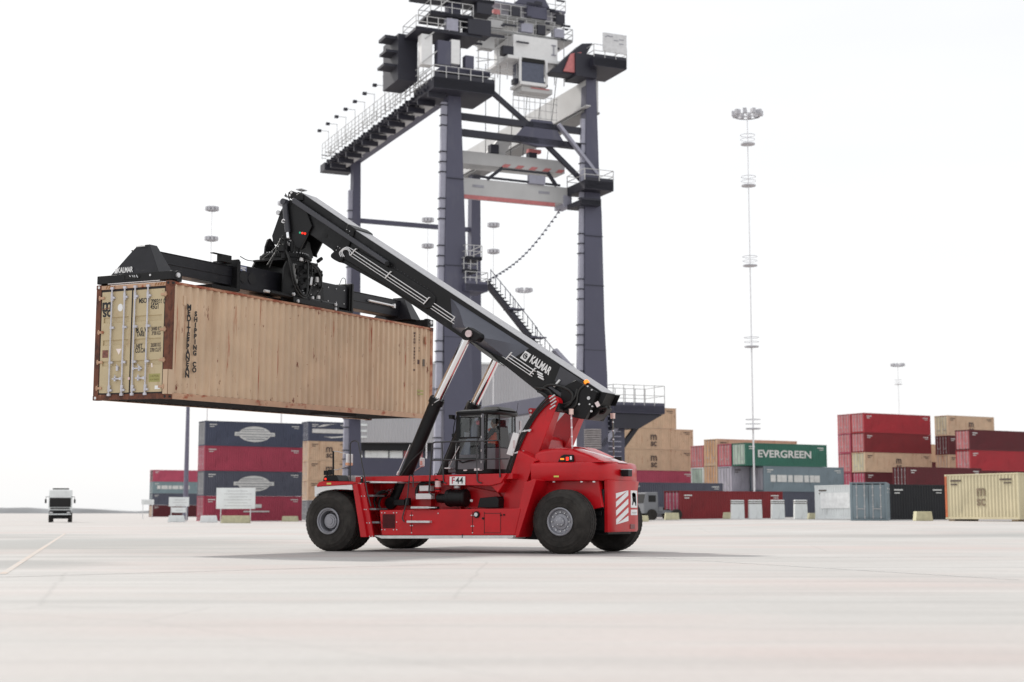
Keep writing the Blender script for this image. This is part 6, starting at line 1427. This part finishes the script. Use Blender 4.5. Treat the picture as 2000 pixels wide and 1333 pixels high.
kk('upper_machinery', MB().box((1.9, -1.6, 47.8), (2.4, 1.6, 1.6)).box((2.6, -1.2, 50.0), (1.6, 1.5, 1.3)).box((-1.8, -1.0, 51.9), (1.2, 1.0, 1.4)), SLD, bevel=.03)
zz = MB()
for k in range(3): bar(zz, (-3.9 + k * .3, -1.9, 43.6 + 2.4 * k), (-1.2 + k * .3, -1.9, 46.0 + 2.4 * k), .45, .12)
kk('stair_flight', zz, PLG, smooth=False)
# sign panel on the right leg head
SGN_ = kk('number_board', MB().box((16.6, -2.5, 48.1), (2.7, .1, 1.9)), mat('pale_board', (.62, .62, .63), .5), bevel=.02)
sb_ = MB().tube([(15.5, -2.56, 48.6), (15.8, -2.56, 48.75), (16.1, -2.56, 48.7), (16.35, -2.56, 48.75)], .06); sb_.box((16.75, -2.57, 48.35), (.45, .03, .08)).box((17.35, -2.57, 48.5), (.5, .03, .09)).box((17.35, -2.57, 48.05), (.45, .03, .09)); kk('board_marks', sb_, mat('faint_board_mark', (.32, .32, .36), .6), SGN_)
kk('leg_head_box', MB().box((14.0, 0, 45.8), (2.4, 2.6, 2.4)).prism([(10.2, 44.8), (13.0, 44.8), (15, 48.4), (13.8, 48.2)], -.8, .8), SLD, bevel=.05); kk('red_bracket', MB().prism([(11.6, 45.0), (12.8, 45.0), (13.6, 47.2), (12.4, 46.9)], -1.05, -.82), REDC)
# trolley with machinery, operator cab
TRL = kk('trolley', MB().box((9.2, 3.0, 47.5), (4.9, 5.0, 2.3)).box((9.2, 3, 46.2), (6.4, 5.6, .35)), WHC, bevel=.04)
cb_ = kk('operator_cab', MB().box((8.8, 1.4, 45.0), (2.5, 2.2, 2.5)), mat('cab_glass_slate', (.07, .08, .12), .2, spec=.6), bevel=.04); kk('cab_frame', MB().box((8.8, 1.4, 43.65), (2.9, 2.5, .3)).box((7.35, .2, 45.0), (.25, .15, 2.5)).box((10.25, .2, 45.0), (.25, .15, 2.5)), WHC, TRL)
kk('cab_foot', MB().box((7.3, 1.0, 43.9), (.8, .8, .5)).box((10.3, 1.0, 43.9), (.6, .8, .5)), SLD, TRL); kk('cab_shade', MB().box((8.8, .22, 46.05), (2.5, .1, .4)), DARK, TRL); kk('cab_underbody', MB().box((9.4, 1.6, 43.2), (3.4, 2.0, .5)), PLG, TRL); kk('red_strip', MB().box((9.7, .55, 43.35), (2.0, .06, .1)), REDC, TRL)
mk = MB().box((11.2, .45, 47.5), (.12, .06, 1.0)).box((11.2, .45, 48.0), (.5, .06, .12)).box((11.2, .45, 47.0), (.5, .06, .12)); kk('trolley_mark', mk, mat('faint_board_mark', (.32, .32, .36), .6), TRL)
rr = random.Random(21)
# service decks and equipment above the trolley
deck('service_deck', 2.6, 13.6, 1.0, 6.0, 48.9, PLG, th=.22); deck('service_deck', 3.4, 12.4, 1.2, 5.5, 50.6, PLG, th=.2); deck('service_deck', 5.0, 13.0, 1.4, 5.0, 52.0, PLL, th=.2)
for (c, d, M_) in (((6.2, .9, 46.9), (1.2, .8, .9), SLD), ((10.0, 1.2, 49.6), (.9, .9, 1.0), SLD), ((12.0, 1.2, 49.5), (1.1, .9, .9), PLL), ((8.4, 1.2, 49.6), (1.3, .8, .9), PLL), ((5.0, 1.4, 49.6), (1.6, .9, .8), PLG), ((9.6, 1.4, 51.4), (2.2, .9, 1.2), SLT), ((7.3, 1.5, 51.2), (.9, .9, .9), SLD), ((12.3, 1.5, 51.1), (1.0, .8, 1.1), SLD), ((5.2, 1.5, 50.9), (.7, .8, .5), REDC), ((4.1, 1.3, 47.6), (1.5, .9, 1.4), PLG)):
    kk('equipment_box', MB().box(c, d), M_, bevel=.03)
kk('drive_house', MB().prism([(7.2, 52.2), (11.2, 52.2), (10.6, 53.2), (8.6, 53.4)], 1.3, 4.0).box((8.4, 2.4, 53.8), (3.0, 2.0, .8)), SLT, bevel=.04)
lt = MB()
for k in range(10):
    x = 3.2 + k * 1.05; lt.box((x, 1.1, 47.4), (.07, .07, 6.6))
for z in (44.8, 45.9, 47.0, 48.2): lt.box((5.0, 1.1, z), (4.2, .06, .06))
for k in range(4): bar(lt, (3.0, 1.1, 44.4 + k * 1.1), (7.0, 1.1, 45.3 + k * 1.1), .07)
kk('stair_cage', lt, PLG, smooth=False)
mh = MB()
for k in range(26): x, z = rr.uniform(2.4, 13.2), rr.uniform(46.6, 53.0); mh.box((x, rr.uniform(.2, .9), z), (rr.uniform(.3, 1.5), .15, rr.uniform(.08, .35)))
kk('pipework', mh, SLD, smooth=False)
cab_ = MB()
for k in range(6): cab_.cyl((4.8 + k * 1.6, 3.0, 46), (4.8 + k * 1.35, 3.0, 36.3), .035, seg=6)
kk('hoist_rope', cab_, SLD)
hb_ = MB()
for k in range(9): hb_.box((6.9 + k * .6, .9, 41.5), (.05, .05, 2.4))
for z in (40.4, 41.2, 42.0, 42.6): hb_.box((9.3, .9, z), (5.0, .05, .05))
kk('hanging_maintenance_basket', hb_, PLG, smooth=False)
# head block and spreader of the crane
HB = kk('head_block', MB().box((7.4, 3.0, 35.9), (11.4, 2.2, 1.3)).prism([(4.6, 36.5), (6.6, 36.5), (7.8, 38.6), (6.0, 38.2)], 2.6, 3.4), PLG, bevel=.04)
st_ = MB()
for k in range(5): st_.prism([(6.0 + k * 1.5, 35.25), (6.7 + k * 1.5, 35.25), (7.1 + k * 1.5, 35.6), (6.4 + k * 1.5, 35.6)], 1.86, 1.90)
kk('hazard_stripes', st_, REDC, HB); kk('sheave_housing', MB().box((5.4, 2.4, 37.1), (.9, .8, .9)).box((9.6, 2.4, 36.8), (.9, .8, .7)), SLD, HB, bevel=.05); kk('red_sheave_cover', MB().box((9.8, 2.3, 37.3), (1.4, .6, .35)), REDC, HB)
SPD = kk('crane_spreader', MB().box((7.6, 3.0, 33.0), (12.0, 2.0, 1.7)), PLG, bevel=.04); kk('spreader_stripe', MB().box((6.9, 1.98, 31.95), (10.2, .06, .4)), REDC, SPD); kk('spreader_end', MB().box((13.4, 3.0, 32.4), (.9, 2.3, 1.2)), PLL, SPD, bevel=.03)
tr4 = MB(); bar(tr4, (4.6, 2.0, 33.9), (6.2, 2.0, 35.2), .3); bar(tr4, (12.2, 2.0, 33.9), (11.2, 2.0, 35.2), .3); bar(tr4, (6.2, 2.0, 35.1), (11.2, 2.0, 35.1), .16); bar(tr4, (3.0, 2.0, 34.1), (12.6, 2.0, 34.0), .2); kk('suspension_link', tr4, SLD, HB, smooth=False); kk('junction_box', MB().box((9.9, 1.9, 34.3), (1.8, .5, .9)), PLL, SPD, bevel=.03)
for x in (3.6, 10.8): kk('spreader_mark', MB().box((x, 1.97, 33.1), (1.2, .04, .25)), mat('faint_board_mark', (.32, .32, .36), .6), SPD)
# festoon chain and the zig-zag stairs inside the portal
ch_ = MB(); n = 26
for k in range(n):
    t = k / (n - 1); p = V(13.6 - 9.0 * t, 3.0, 32.4 - 8.8 * t - 1.2 * math.sin(math.pi * t)); ch_.box(p, (.28, .14, .14)); 
ch_.tube(bez([(13.6, 3, 32.4), (9.1, 3, 26.8), (4.6, 3, 23.6)], 8), .035); kk('festoon_chain', ch_, SLT, smooth=False)
st2 = MB(); fl_ = [((4.2, 1.4, 23.4), (6.8, 1.4, 20.6)), ((6.6, 1.4, 20.8), (9.2, 1.4, 17.9)), ((9.0, 1.4, 18.0), (11.6, 1.4, 15.2)), ((11.4, 1.4, 15.4), (14.2, 1.4, 12.8))]
for p, q in fl_:
    bar(st2, p, q, .9, .35)
    for j in range(9): c = Vector(p).lerp(Vector(q), (j + .5) / 9); st2.box(c + V(.1, 0, .25), (.5, 1.1, .06))
STW = kk('stair_tower', st2, SLD, smooth=False); sr_ = MB()
for p, q in fl_:
    bar(sr_, Vector(p) + V(.3, -.5, 1.2), Vector(q) + V(.3, -.5, 1.2), .06)
    for j in range(6): c = Vector(p).lerp(Vector(q), j / 5); sr_.box(c + V(.3, -.5, .7), (.06, .06, 1.2))
    sr_.box(Vector(q) + V(.4, 0, .3), (1.7, 1.4, .12))
kk('stair_railing', sr_, SLT, STW, smooth=False)
mb = MB(); bar(mb, (11.2, .6, 17.0), (16.0, .6, 12.4), .9, .35); kk('pale_stair', mb, PLL)
# lower platform, drum and braces at the right leg foot
D_ = deck('platform', 16.6, 22.4, -1.6, 2.4, 11.2, SLT, th=.8, hh=2.0, rm=PLG); kk('platform_underside', MB().prism([(16.6, 9.3), (19.6, 9.3), (22.3, 10.75), (16.6, 10.75)], -1.4, 2.2), SLD, D_)
mb = MB(); bar(mb, (18.2, -.4, 10.3), (15.6, -.4, 7.4), .8, .5); kk('knee_brace', mb, PLL); mb = MB(); bar(mb, (15.6, -.4, 7.5), (15.6, -.4, 4.4), .9, .6); kk('knee_brace', mb, SLT); mb = MB(); bar(mb, (20.2, .2, 9.6), (17.4, .2, 6.2), .45); kk('knee_brace', mb, SLD)
kk('machinery_block', MB().box((16.4, .8, 7.2), (4.2, 2.4, 6.2)), SLT, bevel=.05); cd_ = MB()
for k in range(9): cd_.cyl((14.5, -1.2, 7.2 + k * .22), (14.5, -1.2, 7.36 + k * .22), .85, seg=20)
kk('cable_drum', cd_, mat('drum_grey', (.30, .27, .27), .5, var=.2)); kk('white_shelf', MB().box((15.2, -1.6, 5.1), (5.6, 1.2, .15)), WHC)
ldd = MB()
for k in range(14): ldd.box((16.9, -.7, 4 + k * .5), (2.0, .1, .09))
kk('vent_louvre', ldd, PLL, smooth=False)
